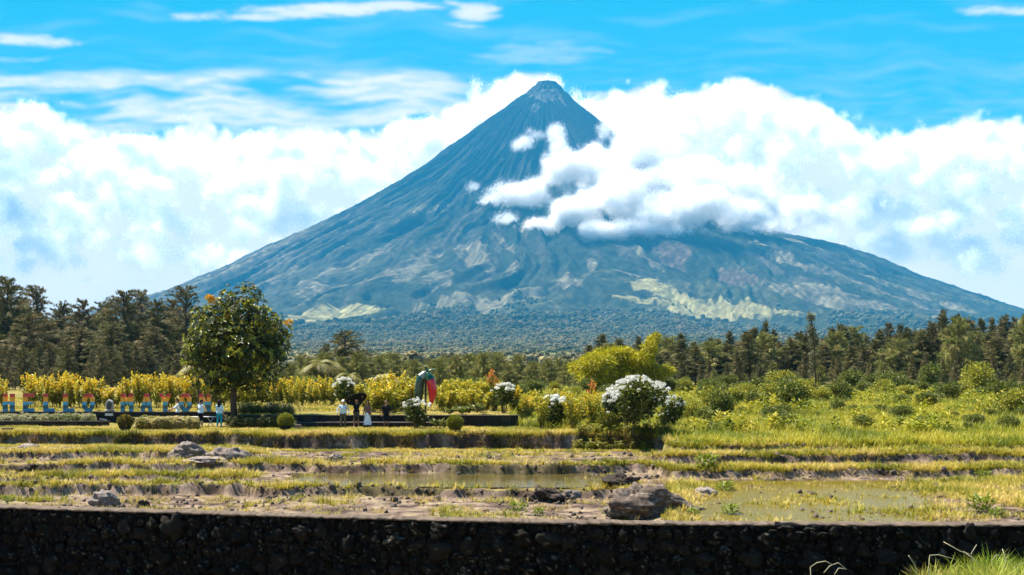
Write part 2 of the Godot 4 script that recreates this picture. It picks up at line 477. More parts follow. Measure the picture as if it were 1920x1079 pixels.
func box(a: Acc, lo: Vector3, hi: Vector3, k: Color, bevel := 0.0) -> void:
	# a box with its edges cut off by the bevel
	var b := minf(bevel, minf(hi.x - lo.x, minf(hi.y - lo.y, hi.z - lo.z)) * 0.45)
	var c := (lo + hi) * 0.5
	var h := (hi - lo) * 0.5
	var f := []   # per corner: the three points on its x, y and z face
	for i in 8:
		var s := Vector3(1 if i & 1 else -1, 1 if i & 2 else -1, 1 if i & 4 else -1)
		f.append([c + s * Vector3(h.x, h.y - b, h.z - b), c + s * Vector3(h.x - b, h.y, h.z - b), c + s * Vector3(h.x - b, h.y - b, h.z)])
	var sides := [[0, [1, 3, 7, 5]], [0, [0, 4, 6, 2]], [1, [2, 6, 7, 3]], [1, [0, 1, 5, 4]], [2, [4, 5, 7, 6]], [2, [0, 2, 3, 1]]]
	for s in sides:
		var q: Array = s[1]
		out_quad(a, f[q[0]][s[0]], f[q[1]][s[0]], f[q[2]][s[0]], f[q[3]][s[0]], c, k)
	if b > 0.0:
		for e in [[0, 1, 1, 2], [2, 3, 1, 2], [4, 5, 1, 2], [6, 7, 1, 2], [0, 2, 0, 2], [1, 3, 0, 2], [4, 6, 0, 2], [5, 7, 0, 2], [0, 4, 0, 1], [1, 5, 0, 1], [2, 6, 0, 1], [3, 7, 0, 1]]:
			out_quad(a, f[e[0]][e[2]], f[e[1]][e[2]], f[e[1]][e[3]], f[e[0]][e[3]], c, k)
		for i in 8:
			out_tri(a, f[i][0], f[i][1], f[i][2], c, k)

func out_tri(a: Acc, p: Vector3, q: Vector3, r: Vector3, c: Vector3, k: Color) -> void:
	# clockwise seen from the side away from c
	if (q - p).cross(r - p).dot(p + q + r - c * 3.0) > 0.0: a.tri(p, r, q, k)
	else: a.tri(p, q, r, k)

func out_quad(a: Acc, p: Vector3, q: Vector3, r: Vector3, s: Vector3, c: Vector3, k: Color) -> void:
	out_tri(a, p, q, r, c, k)
	out_tri(a, p, r, s, c, k)

func lump(size: Vector3, rough: float, sd: int, rings: int, segs: int, base: Color, pale: Color, share: float, ridge := 0.0) -> ArrayMesh:
	# a stone: a ball pushed about by noise, its colour mottled by lichen and dust of its own grain
	var n := FastNoiseLite.new()
	noise(n, sd, 0.55, 4)
	var m := FastNoiseLite.new()
	noise(m, sd + 9, 2.6, 3)
	var v := PackedVector3Array()
	var c := PackedColorArray()
	var idx := PackedInt32Array()
	for i in rings + 1:
		var th := PI * i / rings
		for j in segs + 1:
			var ph := TAU * (j % segs) / segs
			var d := Vector3(sin(th) * cos(ph), cos(th), sin(th) * sin(ph))
			var q := d * 1.7
			var r := 1.0 + n.get_noise_3dv(q) * rough + n.get_noise_3dv(q * 3.1) * rough * 0.35 - absf(n.get_noise_3dv(q * 1.3 + Vector3(9, 3, 1))) * ridge
			# flat facets, as broken rock has
			var dd := d
			for kk in 4:
				var fn := Vector3(n.get_noise_1d(kk * 31.0 + 2.0), n.get_noise_1d(kk * 17.0 + 50.0), n.get_noise_1d(kk * 23.0 + 90.0)).normalized()
				var lim := 0.74 + 0.2 * absf(n.get_noise_1d(kk * 7.0))
				var pr := dd.dot(fn) * r
				if pr > lim: r *= lerpf(1.0, lim / pr, 0.75)
			v.append(d * r * size)
			var f := m.get_noise_3dv(d * 1.5)
			c.append(base.lerp(pale, smoothstep(0.25 - share, 0.6 - share, f)) * (1.0 + 0.35 * m.get_noise_3dv(d * 4.0 + Vector3(5, 5, 5))))
	for i in rings:
		for j in segs:
			var p := i * (segs + 1) + j
			var q := p + segs + 1
			for k in [p, p + 1, q, p + 1, q + 1, q]: idx.append(k)
	var nm := PackedVector3Array()
	nm.resize(v.size())
	for t in range(0, idx.size(), 3):
		var cr := (v[idx[t + 2]] - v[idx[t]]).cross(v[idx[t + 1]] - v[idx[t]])
		for k in 3: nm[idx[t + k]] += cr
	for i in rings + 1:
		var p := i * (segs + 1)
		var s := nm[p] + nm[p + segs]
		nm[p] = s; nm[p + segs] = s
	for i in nm.size(): nm[i] = nm[i].normalized() if nm[i].length() > 0.0 else Vector3.UP
	return arr(v, c, idx, nm)

func rand_dir() -> Vector3:
	var z := rr(-1, 1)
	var a := rr(0, TAU)
	var s := sqrt(1.0 - z * z)
	return Vector3(s * cos(a), z, s * sin(a))

func jit(c: Color, k: float) -> Color:
	var f := 1.0 + rr(-k, k)
	return Color(c.r * f * (1.0 + rr(-k, k) * 0.4), c.g * f, c.b * f * (1.0 + rr(-k, k) * 0.5))

func leaves(a: Acc, at: Vector3, radii: Vector3, n: int, l: float, w: float, tones: Array, shell := 0.5, droop := 0.0) -> void:
	# leaves spread through an ellipsoid, more of them towards its skin, each held outwards and up
	for i in n:
		var d := rand_dir()
		var p := at + d * radii * pow(rng.randf(), shell)
		var dir := (d + rand_dir() * 0.9 + Vector3(0, 0.25 - droop, 0)).normalized()
		var side := dir.cross(rand_dir()).normalized()
		var nn := side.cross(dir)
		if nn.y < 0.0: nn = -nn
		a.leaf(p, dir, side, nn, l * rr(0.7, 1.3), w * rr(0.7, 1.3), jit(tones[rng.randi() % tones.size()], 0.3))

func flakes(called: String, mesh: Mesh, m: Material, where: Array, tints := PackedColorArray(), parent: Node = null) -> MultiMeshInstance3D:
	var mm := MultiMesh.new()
	mm.transform_format = MultiMesh.TRANSFORM_3D
	mm.use_colors = tints.size() > 0
	mm.mesh = mesh
	mm.instance_count = where.size()
	for i in where.size():
		mm.set_instance_transform(i, where[i])
	if tints.size():
		for i in where.size(): mm.set_instance_color(i, tints[i])
	var o := MultiMeshInstance3D.new()
	o.name = called if parent else numbered(called)
	o.multimesh = mm
	o.material_override = m
	(parent if parent else self).add_child(o, true)
	return o

# ---------------------------------------------------------------- ground: garden, terraces, field
# the steps of the terraces at the left, in the middle and at the right: top edge and foot (metres from the camera), drop
const STEPS := [
	[[67.2, 66.85, 0.55], [66.6, 66.15, 0.78], [61.0, 60.75, 0.24]],
	[[60.6, 60.3, 0.28], [59.6, 59.3, 0.04], [57.6, 57.3, 0.36]],
	[[56.4, 56.1, 0.32], [56.4, 56.0, 0.38], [53.3, 53.0, 0.30]],
	[[53.6, 53.3, 0.16], [52.0, 51.7, 0.0], [49.0, 48.7, 0.0]],
	[[51.4, 51.0, 0.42], [48.8, 48.5, 0.27], [46.0, 45.7, 0.0]]]
var g_n := FastNoiseLite.new()
var g_f := FastNoiseLite.new()

func zone(x: float, d: float) -> Vector3:   # how far a place counts as left, middle, right
	var u := 960.0 + x / d * F + g_n.get_noise_2d(x * 0.5, d * 0.5) * 50.0
	var r := smoothstep(1215.0, 1285.0, u)
	var l := 1.0 - smoothstep(455.0, 545.0, u)
	return Vector3(l, 1.0 - l - r, r)

func ground_h(x: float, d: float) -> float:
	return ground_full(x, d).x

func ground_full(x: float, d: float) -> Vector4:   # height, how much it is a bank (0..1), the ledge above one, the bare strip at its foot
	var z := zone(x, d)
	var h := 0.0
	var bank := 0.0
	var ledge := 0.0
	var foot := 0.0
	if d > 24.0:
		var f := g_f.get_noise_2d(x * 0.9, d * 0.9)
		for i in 5:
			var s: Array = STEPS[i]
			var t: float = s[0][0] * z.x + s[1][0] * z.y + s[2][0] * z.z
			var b: float = s[0][1] * z.x + s[1][1] * z.y + s[2][1] * z.z
			var drop: float = s[0][2] * z.x + s[1][2] * z.y + s[2][2] * z.z
			var w := g_n.get_noise_2d(x * 0.8, i * 40.0) * 1.7 + g_f.get_noise_2d(x * 1.6, i * 9.0) * 0.55
			var k := clampf((t + w - d) / (t - b), 0.0, 1.0)
			h -= drop * k * k * (3.0 - 2.0 * k)
			if drop > 0.08 and k > 0.03 and k < 0.97: bank = maxf(bank, smoothstep(0.0, 0.15, k) * (1.0 - smoothstep(0.9, 1.0, k)))
			if drop > 0.08 and d < b + w and d > b + w - 1.5: foot = maxf(foot, 1.0 - (b + w - d) / 1.5)
			var span := 1.3 if i == 4 else 2.0
			if drop > 0.08 and d > t + w - 0.1 and d < t + w + span: ledge = maxf(ledge, 1.0 - (d - t - w) / span)
		h -= z.z * 0.28 * (1.0 - smoothstep(61.0, 80.0, d))
		h += ledge * 0.07 * smoothstep(0.0, 0.5, 1.0 - ledge) * (1.0 - smoothstep(63.0, 64.0, d))   # low bunds
		h += f * (0.075 + 0.14 * bank) + g_f.get_noise_2d(x * 3.0, d * 3.0) * (0.045 + 0.05 * bank)
		h += z.z * smoothstep(61.0, 70.0, d) * (g_n.get_noise_2d(x * 0.9, d * 0.9) * 0.28 + 0.1)
		# raised garden behind its walls
		var u := 960.0 + x / d * F
		h -= wet(x, d) * 0.10 * (1.0 - ledge) * (1.0 - bank)
		if u < 972.0:
			var front := 82.6 if u < 447.0 else 75.6
			h += 0.7 * smoothstep(front - 0.1, front + 0.1, d) * (1.0 - smoothstep(960.0, 971.0, u))
		h += 0.7 * smoothstep(73.0, 96.0, d) * smoothstep(955.0, 972.0, u)
		if d > 100.0:
			h += smoothstep(100.0, 300.0, d) * 1.2
		if d > 300.0:
			var c := cone_h(x, -d)
			h = lerpf(h, c, smoothstep(300.0, 1300.0, d)) - smoothstep(1250.0, 1700.0, d) * 40.0
	else:
		h = -1.7 + g_f.get_noise_2d(x, d) * 0.1 + smoothstep(4.8, 8.0, x + g_n.get_noise_2d(x, d) * 1.5) * 1.27 * smoothstep(14.0, 19.0, d)
	return Vector4(h, bank, ledge, foot)

func wet(x: float, d: float) -> float:   # where water stands
	var u := 960.0 + x / d * F
	var a := 0.0
	if d > 48.4 and d < 55.8: a = smoothstep(560.0, 660.0, u) * (1.0 - smoothstep(1060.0, 1140.0, u))
	if d < 52.4: a = maxf(a, smoothstep(1285.0, 1330.0, u) * (1.0 - smoothstep(1690.0, 1800.0, u)))
	return a

func build_ground() -> void:
	noise(g_n, 301, 0.09, 3)
	noise(g_f, 302, 0.42, 3)
	var rows := PackedFloat32Array()
	var d := 9.0
	while d < 9800.0:
		rows.append(d)
		if d < 24.0: d += 0.5
		elif d < 40.0: d += 0.3
		elif d < 70.0: d += 0.09
		elif d < 84.0: d += 0.2
		elif d < 130.0: d += 0.6
		else: d *= 1.04
	var nc := 420
	var v := PackedVector3Array()
	var c := PackedColorArray()
	v.resize(rows.size() * (nc + 1))
	c.resize(v.size())
	var soil := Color(0.085, 0.058, 0.044)
	var soil2 := Color(0.33, 0.25, 0.19)
	var green := Color(0.20, 0.19, 0.025)
	var straw := Color(0.34, 0.27, 0.10)
	var i := 0
	for r in rows:
		for j in nc + 1:
			var s := 2.0 * j / nc - 1.0
			var x := s * (0.475 * r + 9.0)
			var g := ground_full(x, r)
			v[i] = Vector3(x, g.x, -r)
			var f := g_f.get_noise_2d(x * 2.0 + 70.0, r * 2.0)
			var n := g_n.get_noise_2d(x * 1.5, r * 1.5 + 90.0)
			var z := zone(x, r)
			var k := soil.lerp(soil2, clampf(0.45 + f * 0.9 + n * 0.7, 0.0, 1.0))
			var grass := clampf(g.z * 1.3 + n * 0.5 + f * 0.4, 0.0, 1.0) * (1.0 - g.y)
			if r > 60.0: grass = maxf(grass, z.z * (0.9 + 0.3 * f))
			if r > 66.0: grass = maxf(grass, (1.0 - g.y) * 0.95)
			if r < 24.0: grass = 0.6 + 0.4 * n
			k = k.lerp(straw.lerp(green, clampf(0.6 + n + f * 0.5, 0.0, 1.0)), clampf(grass, 0.0, 1.0))
			k = k.lerp(Color(0.075, 0.065, 0.024), wet(x, r) * 0.8)
			if r > 150.0: k = k.lerp(Color(0.07, 0.085, 0.03), smoothstep(150.0, 260.0, r))
			k = k * (1.0 + 0.35 * f)
			c[i] = Color(maxf(k.r, 0.01), maxf(k.g, 0.01), maxf(k.b, 0.01))
			i += 1
	var idx := PackedInt32Array()
	for r in rows.size() - 1:
		for j in nc:
			var p := r * (nc + 1) + j
			var q := p + nc + 1
			idx.append(p); idx.append(q); idx.append(p + 1)
			idx.append(p + 1); idx.append(q); idx.append(q + 1)
	var nm := PackedVector3Array()
	nm.resize(v.size())
	for r in rows.size():
		for j in nc + 1:
			var e1 := v[r * (nc + 1) + mini(j + 1, nc)] - v[r * (nc + 1) + maxi(j - 1, 0)]
			var e2 := v[mini(r + 1, rows.size() - 1) * (nc + 1) + j] - v[maxi(r - 1, 0) * (nc + 1) + j]
			nm[r * (nc + 1) + j] = e1.cross(e2).normalized()
	var m := vmat("earth", 0.95, 0.2)
	var nt := NoiseTexture2D.new()
	nt.width = 512; nt.height = 512; nt.seamless = true
	nt.noise = FastNoiseLite.new()
	noise(nt.noise, 9, 0.02, 5)
	var ramp := Gradient.new()
	ramp.set_color(0, Color(0.62, 0.6, 0.58)); ramp.set_color(1, Color(1, 1, 1))
	nt.color_ramp = ramp
	m.albedo_texture = nt
	m.uv1_triplanar = true
	m.uv1_world_triplanar = true
	m.uv1_scale = Vector3.ONE * 0.45
	structure("ground", arr(v, c, idx, nm), m)
	# standing water in two paddies
	var wm := mat("muddy_water", lin(0.085, 0.068, 0.018), 0.06, 0.5)
	var wn := NoiseTexture2D.new()
	wn.width = 256; wn.height = 256; wn.seamless = true; wn.as_normal_map = true; wn.bump_strength = 2.0
	wn.noise = FastNoiseLite.new()
	noise(wn.noise, 77, 0.03, 3)
	wm.normal_enabled = true
	wm.normal_texture = wn
	wm.normal_scale = 0.3
	wm.uv1_triplanar = true
	wm.uv1_world_triplanar = true
	wm.uv1_scale = Vector3(0.5, 0.5, 0.5)
	var murk := wm.duplicate()
	murk.resource_name = "pool_water"
	murk.albedo_color = lin(0.10, 0.078, 0.008)
	murk.metallic_specular = 0.05
	murk.roughness = 0.12
	murk.normal_scale = 0.12
	for k in [[[545, 55.55, 1150, 55.55, 1150, 48.9, 545, 48.9], -1.175], [[1268, 52.3, 1830, 52.3, 1960, 33.0, 1240, 33.0], -1.205]]:
		# laid out in small squares, left away where the ground drops from under it
		var a := Acc.new()
		var q: Array = k[0]
		var lv: float = k[1]
		d = float(q[5])
		while d < q[1]:
			var x := (minf(q[0], q[6]) - 960.0) / F * d
			var stop := (maxf(q[2], q[4]) - 960.0) / F * d
			while x < stop:
				var ok := true
				for e in [Vector2(0, 0), Vector2(0.3, 0), Vector2(0, 0.3), Vector2(0.3, 0.3), Vector2(0.15, -0.25)]:
					var gh := ground_h(x + e.x, d + e.y)
					if d < 50.2 and q[0] == 545 and gh < lv - 0.17: ok = false
				if ok: a.quad(Vector3(x, lv, -d), Vector3(x, lv, -d - 0.3), Vector3(x + 0.3, lv, -d - 0.3), Vector3(x + 0.3, lv, -d), Color.WHITE)
				x += 0.3
			d += 0.3
		structure("water", mesh_of(a), wm if k[0][0] == 545 else murk)

# ---------------------------------------------------------------- grass and low growth
func tuft(n: int, spread: float, h: float, w: float, lean: float) -> ArrayMesh:
	var a := Acc.new()
	for i in n:
		var an := rr(0, TAU)
		var o := Vector3(cos(an), 0, sin(an))
		var side := Vector3(-o.z, 0, o.x)
		var k := 1.0 + rr(-0.28, 0.28)
		a.blade(o * rr(0, spread), (Vector3.UP + o * rr(0.05, lean)).normalized(), side, (o * 0.6 - Vector3.UP * rr(0.0, 0.5)), h * rr(0.55, 1.25), w * rr(0.7, 1.3), Color(k, k * rr(0.92, 1.05), k * 0.9))
	return mesh_of(a)

func weed(n: int, h: float, l: float, w: float) -> ArrayMesh:
	var a := Acc.new()
	for i in n:
		var an := rr(0, TAU)
		var o := Vector3(cos(an), 0, sin(an))
		var p := o * rr(0, 0.2) * h + Vector3(0, rr(0.05, 1.0) * h, 0)
		var dir := (o + Vector3(0, rr(0.1, 0.9), 0)).normalized()
		var side := dir.cross(Vector3.UP).normalized()
		var k := 1.0 + rr(-0.3, 0.3)
		a.leaf(p, dir, side, side.cross(dir), l * rr(0.6, 1.3), w * rr(0.7, 1.2), Color(k, k, k))
	return mesh_of(a)

func sow(called: String, mesh: Mesh, m: Material, n: int, u0: float, u1: float, d0: float, d1: float, keep: Callable, tones: Array, s0: float, s1: float, label: String, tall := 1.0) -> void:
	# scatters tufts over a strip of ground; keep() says how likely a tuft is at a place
	var where := []
	var tints := PackedColorArray()
	for i in n:
		var d := sqrt(lerpf(d0 * d0, d1 * d1, rng.randf()))
		var x := (rr(u0, u1) - 960.0) / F * d
		var g := ground_full(x, d)
		if rng.randf() > keep.call(x, d, g): continue
		var s := rr(s0, s1)
		where.append(Transform3D(Basis(Vector3.UP, rr(0, TAU)).scaled(Vector3(s, s * tall * rr(0.7, 1.3), s)), Vector3(x, g.x - 0.015, -d)))
		var f := clampf(0.5 + g_n.get_noise_2d(x * 2.2, d * 2.2) * 1.1 + rr(-0.3, 0.3), 0.0, 0.999)
		var t := f * (tones.size() - 1)
		var c: Color = tones[int(t)].lerp(tones[int(t) + 1], t - int(t))
		tints.append(jit(c, 0.2))
	if where.is_empty(): return
	var o := flakes(called, mesh, m, where, tints)
	tag(o, label, "", "", "stuff")

func field_at(x: float, d: float) -> float:   # the rough field: right of the garden, and round behind it
	var u := 960.0 + x / d * F
	var edge := lerpf(1272.0, 985.0, smoothstep(66.0, 76.0, d)) + g_n.get_noise_2d(x, d) * 40.0
	return smoothstep(edge - 25.0, edge + 25.0, u)

func build_grass() -> void:
	var gm := vmat("grass_blade", 0.6, 0.35, Color(0.8, 0.8, 0.8))
	var t1 := tuft(13, 0.10, 0.20, 0.011, 0.7)
	var t2 := tuft(11, 0.16, 0.34, 0.014, 0.9)
	var t3 := tuft(15, 0.20, 0.12, 0.010, 0.8)
	var yel := [Color(0.19, 0.19, 0.016), Color(0.33, 0.29, 0.028), Color(0.47, 0.38, 0.055), Color(0.52, 0.40, 0.12)]
	var lush := [Color(0.13, 0.165, 0.010), Color(0.23, 0.25, 0.014), Color(0.34, 0.325, 0.02), Color(0.42, 0.37, 0.035)]
	var dry := [Color(0.28, 0.26, 0.025), Color(0.42, 0.34, 0.05), Color(0.50, 0.39, 0.15), Color(0.42, 0.31, 0.16)]
	# garden lawn, along the top of the bank
	sow("lawn_grass", t3, gm, 34000, -160, 1290, 64.0, 76.0, func(x, d, g): return (1.0 - g.y * 0.9) * (1.0 if d > 64.6 else 0.0), yel, 0.7, 1.3, "short sunlit yellow-green lawn along the top of the bank")
	sow("lawn_grass", t3, gm, 30000, -160, 1290, 82.8, 125.0, func(x, d, g): return 1.0, yel, 1.0, 1.9, "lawn between the flower rows on the raised garden")
	# ledges of the terraces, where the grass is thick, and the open mud, where it is thin
	sow("terrace_grass", t1, gm, 80000, -160, 1300, 40.0, 64.5, func(x, d, g): return clampf(g.z * 1.2 - 0.40 + g_n.get_noise_2d(x * 1.5, d * 1.5 + 90.0) * 1.0 + g_f.get_noise_2d(x * 1.7 + 8.0, d * 1.7) * 0.7, 0.0, 1.0) * (1.0 - g.y) * (1.0 - wet(x, d) * 0.8) * (1.0 - minf(1.0, g.w * 1.6)), yel, 0.35, 1.6, "yellow-green grass along the ledges of the paddy terraces")
	sow("terrace_grass", t1, gm, 60000, 1250, 2100, 34.0, 61.0, func(x, d, g): return clampf(g.z * 1.25 + 0.10 + g_n.get_noise_2d(x * 1.5, d * 1.5 + 90.0) * 1.1, 0.0, 1.0) * (1.0 - g.y) * (1.0 - wet(x, d) * 0.75) * (1.0 - minf(1.0, g.w * 1.6)), yel, 0.35, 1.5, "thin yellow grass in the wet paddy at the right")
	sow("dry_grass", t1, gm, 60000, -160, 1300, 38.0, 64.0, func(x, d, g): return clampf(0.02 + g_f.get_noise_2d(x * 0.8, d * 0.8) * 0.9, 0.0, 0.8) * (1.0 - wet(x, d) * 0.92) * (1.0 - g.w * 0.9), dry, 0.45, 1.0, "straw-coloured stubble scattered over the mud")
	sow("dry_grass", t1, gm, 26000, 1250, 2100, 33.0, 61.0, func(x, d, g): return clampf(0.25 + g_f.get_noise_2d(x * 0.8, d * 0.8) * 0.9, 0.0, 0.8) * (1.0 - wet(x, d) * 0.6) * (1.0 - g.w * 0.9), dry, 0.45, 1.0, "straw-coloured stubble standing in the shallow water")
	# the banks: hanging grass, brown roots, dark leaves
	sow("bank_growth", t2, gm, 30000, -160, 1300, 64.5, 68.0, func(x, d, g): return g.y * clampf(0.35 + g_f.get_noise_2d(x * 1.2, d * 1.2) * 1.6, 0.0, 1.0), [Color(0.05, 0.055, 0.012), Color(0.10, 0.095, 0.02), Color(0.17, 0.12, 0.05), Color(0.12, 0.075, 0.04)], 0.5, 1.1, "brown and green growth hanging down the garden bank")
	sow("bank_growth", t1, gm, 16000, -160, 1300, 65.6, 68.2, func(x, d, g): return g.z * g.z * 0.8, yel, 0.8, 1.4, "bright grass overhanging the top of the garden bank")
	sow("bank_growth", t1, gm, 30000, -160, 2100, 46.0, 62.5, func(x, d, g): return g.y * 0.35, [Color(0.05, 0.055, 0.012), Color(0.10, 0.095, 0.02), Color(0.17, 0.12, 0.05), Color(0.12, 0.075, 0.04)], 0.5, 1.0, "dark tufts on the faces of the terrace steps")
	# rough field at the right
	sow("field_grass", t2, gm, 140000, 960, 2110, 60.5, 150.0, func(x, d, g): return (1.0 - g.y * 0.9) * (1.0 - g.w * 0.8) * field_at(x, d), lush, 0.7, 1.6, "rough yellow-green field grass before the dark trees")
	var w1 := weed(26, 0.5, 0.2, 0.05)
	sow("field_weeds", w1, gm, 11000, 960, 2110, 66.0, 150.0, func(x, d, g): return clampf(0.1 + g_n.get_noise_2d(x * 1.1 + 50.0, d * 1.1) * 1.8, 0.0, 1.0) * field_at(x, d), lush, 0.7, 1.7, "broad-leaved weeds standing in the rough field")
	# at the foot of the near wall
	sow("near_grass", tuft(16, 0.14, 0.30, 0.007, 1.1), gm, 3300, 1500, 2300, 17.0, 23.6, func(x, d, g): return smoothstep(5.8, 7.2, x + g_n.get_noise_2d(x * 3.0, d * 3.0) * 1.6), [Color(0.09, 0.15, 0.008), Color(0.17, 0.23, 0.012), Color(0.24, 0.28, 0.02), Color(0.33, 0.30, 0.06)], 0.4, 1.45, "bright green grass at the foot of the stone wall, bottom right")
	# clods of turned mud
	var cm := vmat("mud", 0.95, 0.25)
	var clod := lump(Vector3(1, 0.7, 1), 0.6, 44, 7, 10, Color(0.085, 0.064, 0.05), Color(0.15, 0.115, 0.09), 0.1, 0.3)
	var where := []
	for i in 9000:
		var dd := rr(37.0, 63.0)
		var x := (rr(-150, 2080) - 960.0) / F * dd
		var g := ground_full(x, dd)
		if rng.randf() > 0.10 + g.y * 0.7 + clampf(g_n.get_noise_2d(x * 2.0 + 31.0, dd * 2.0) * 1.2, 0.0, 0.6): continue
		var s := rr(0.03, 0.10) * (1.0 + (0.9 if rng.randf() < 0.12 else 0.0))
		where.append(Transform3D(Basis.from_euler(Vector3(rr(0, TAU), rr(0, TAU), rr(0, TAU))).scaled(Vector3.ONE * s), Vector3(x, g.x + s * 0.2, -dd)))
	tag(flakes("mud_clods", clod, cm, where), "clods of turned brown mud over the paddies", "", "", "stuff")

# ---------------------------------------------------------------- the near wall and the boulders
var WALL := PackedVector2Array([Vector2(-18.0, 30.2), Vector2(-14.0, 28.6), Vector2(-11.6, 27.5), Vector2(-7.0, 26.3), Vector2(-3.9, 25.5), Vector2(-0.5, 24.75), Vector2(2.5, 24.3), Vector2(6.0, 24.15), Vector2(10.5, 24.1), Vector2(13.0, 24.1), Vector2(18.0, 24.2)])
const WALL_TOP := 0.35

func build_wall() -> void:
	var wall := thing("stone_wall", "low dark wall of rounded volcanic stones across the foreground", "wall", Vector3(0, -1.7, -24.0))
	var org := wall.position
	var n := FastNoiseLite.new()
	noise(n, 404, 1.3, 4)
	# mortar core
	var v := PackedVector3Array()
	var c := PackedColorArray()
	var a := Acc.new()
	var cap := Acc.new()
	var dark := Color(0.009, 0.0085, 0.008)
	var steps := 540
	var ny := 22
	var grid := []
	for i in steps + 1:
		var x := lerpf(-17.0, 16.5, float(i) / steps)
		var z := -stable(WALL, x)
		var col := []
		for j in ny + 1:
			var y := lerpf(-1.7, WALL_TOP - 0.03, float(j) / ny)
			col.append(Vector3(x, y, z + n.get_noise_2d(x * 3.0, y * 3.0) * 0.05) - org)
		grid.append(col)
	for i in steps:
		for j in ny:
			a.quad(grid[i][j], grid[i][j + 1], grid[i + 1][j + 1], grid[i + 1][j], dark * (1.0 + n.get_noise_2d(i * 0.9, j * 0.9)))
	for i in steps:   # back and top
		var p := Vector3(grid[i][0].x, grid[i][0].y, grid[i][ny].z - 0.5)
		var q := Vector3(grid[i + 1][0].x, grid[i + 1][0].y, grid[i + 1][ny].z - 0.5)
		var up := Vector3(0, grid[i][ny].y - grid[i][0].y, 0)
		a.quad(q, q + up, p + up, p, dark)
		a.quad(grid[i][ny], p + up, q + up, grid[i + 1][ny], dark)
	part("mortar", smooth_mesh(a), vmat("mortar", 1.0, 0.1), wall)
	# cement coping, chipped along its front edge
	var rows := []
	for i in steps + 1:
		var x := lerpf(-17.0, 16.5, float(i) / steps)
		var z := -stable(WALL, x)
		var u := 960.0 + x / -z * F
		var chip := clampf(n.get_noise_1d(x * 2.2) * 0.12 + n.get_noise_1d(x * 9.0) * 0.035, -0.03, 0.12)
		if u > 1455.0 and u < 1500.0: chip += 0.34
		elif u > 1500.0 and u < 1580.0: chip += 0.10 + 0.12 * n.get_noise_1d(x * 7.0)
		var top := WALL_TOP + n.get_noise_2d(x * 1.5, 7.0) * 0.02 + n.get_noise_1d(x * 11.0) * 0.008
		var low := WALL_TOP - 0.04 + n.get_noise_1d(x * 5.0 + 30.0) * 0.02
		var fz := z + 0.06 - maxf(chip, -0.02)
		rows.append([Vector3(x, low, fz) - org, Vector3(x, top - 0.02, fz + 0.004) - org, Vector3(x, top, fz - 0.02) - org, Vector3(x, top + n.get_noise_1d(x * 3.0) * 0.008, z - 0.3) - org, Vector3(x, top - 0.01, z - 0.53) - org, Vector3(x, low, z - 0.53) - org])
	for i in steps:
		var f := 1.0 + n.get_noise_1d(i * 1.4) * 0.5
		for j in 5:
			cap.quad(rows[i][j], rows[i][j + 1], rows[i + 1][j + 1], rows[i + 1][j], Color(0.105, 0.080, 0.060) * (f + n.get_noise_2d(i * 2.0, j * 9.0) * 0.4))
		cap.quad(rows[i][5], rows[i][0], rows[i + 1][0], rows[i + 1][5], Color(0.12, 0.1, 0.08))
	part("coping", smooth_mesh(cap), vmat("cement", 0.95, 0.2), wall)
	# stones: a handful of shapes, each laid many times
	var sm := vmat("lava_stone", 1.0, 0.12)
	var shapes := []
	for i in 9:
		shapes.append(lump(Vector3(1, 0.8, 0.75), 0.75, 500 + i * 7, 13, 20, [Color(0.009, 0.0085, 0.008), Color(0.013, 0.012, 0.0105), Color(0.018, 0.016, 0.014)][i % 3], Color(0.11, 0.10, 0.085), -0.1 if i % 3 else 0.1, 0.35))
	var laid := []
	var small := []
	var count := 0
	var tries := 0
	while tries < 26000:
		tries += 1
		var s := rr(0.17, 0.30) if tries < 1500 else rr(0.11, 0.18) if tries < 6000 else rr(0.035, 0.10)
		var x := rr(-11.6, 10.6)
		if tries % 6 == 0: x = rr(10.6, 16.0) if tries % 12 else rr(-16.6, -11.6)   # out of the picture, but there
		var y := rr(-0.62 - 0.65 * smoothstep(2.0, -11.0, x), WALL_TOP - 0.03 - s * 0.7)
		var ok := true
		for q in laid:
			if absf(q.x - x) < (q.z + s) * 0.80 and absf(q.y - y) < (q.z + s) * 0.62:
				ok = false
				break
		if not ok: continue
		laid.append(Vector3(x, y, s))
		var p := Vector3(x, y, -stable(WALL, x) + rr(-0.40, 0.0) * s) - org
		var b := Basis.from_euler(Vector3(rr(-0.5, 0.5), rr(0, TAU), rr(-0.6, 0.6))).scaled(Vector3(rr(0.85, 1.2), rr(0.85, 1.1), 1.0) * s)
		if count < 298 and absf(x) < 11.7:
			count += 1
			var o := part("stone", shapes[rng.randi() % 9], sm, wall)
			o.transform = Transform3D(b, p)
		else: small.append(Transform3D(b, p))
	flakes("small_stones", shapes[2], sm, small, PackedColorArray(), wall).set_meta("kind", "stuff")
	# loose chips of the broken coping
	for q in [[1475, 990, 0.09], [1520, 993, 0.07], [1545, 1001, 0.05], [1500, 1000, 0.06], [1450, 996, 0.05]]:
		var o := part("coping_chip", shapes[3], vmat("chip", 0.9, 0.2), wall)
		var p := wp(q[0], q[1], 24.05)
		o.position = p - org
		o.scale = Vector3(q[2] * 1.6, q[2] * 0.5, q[2])
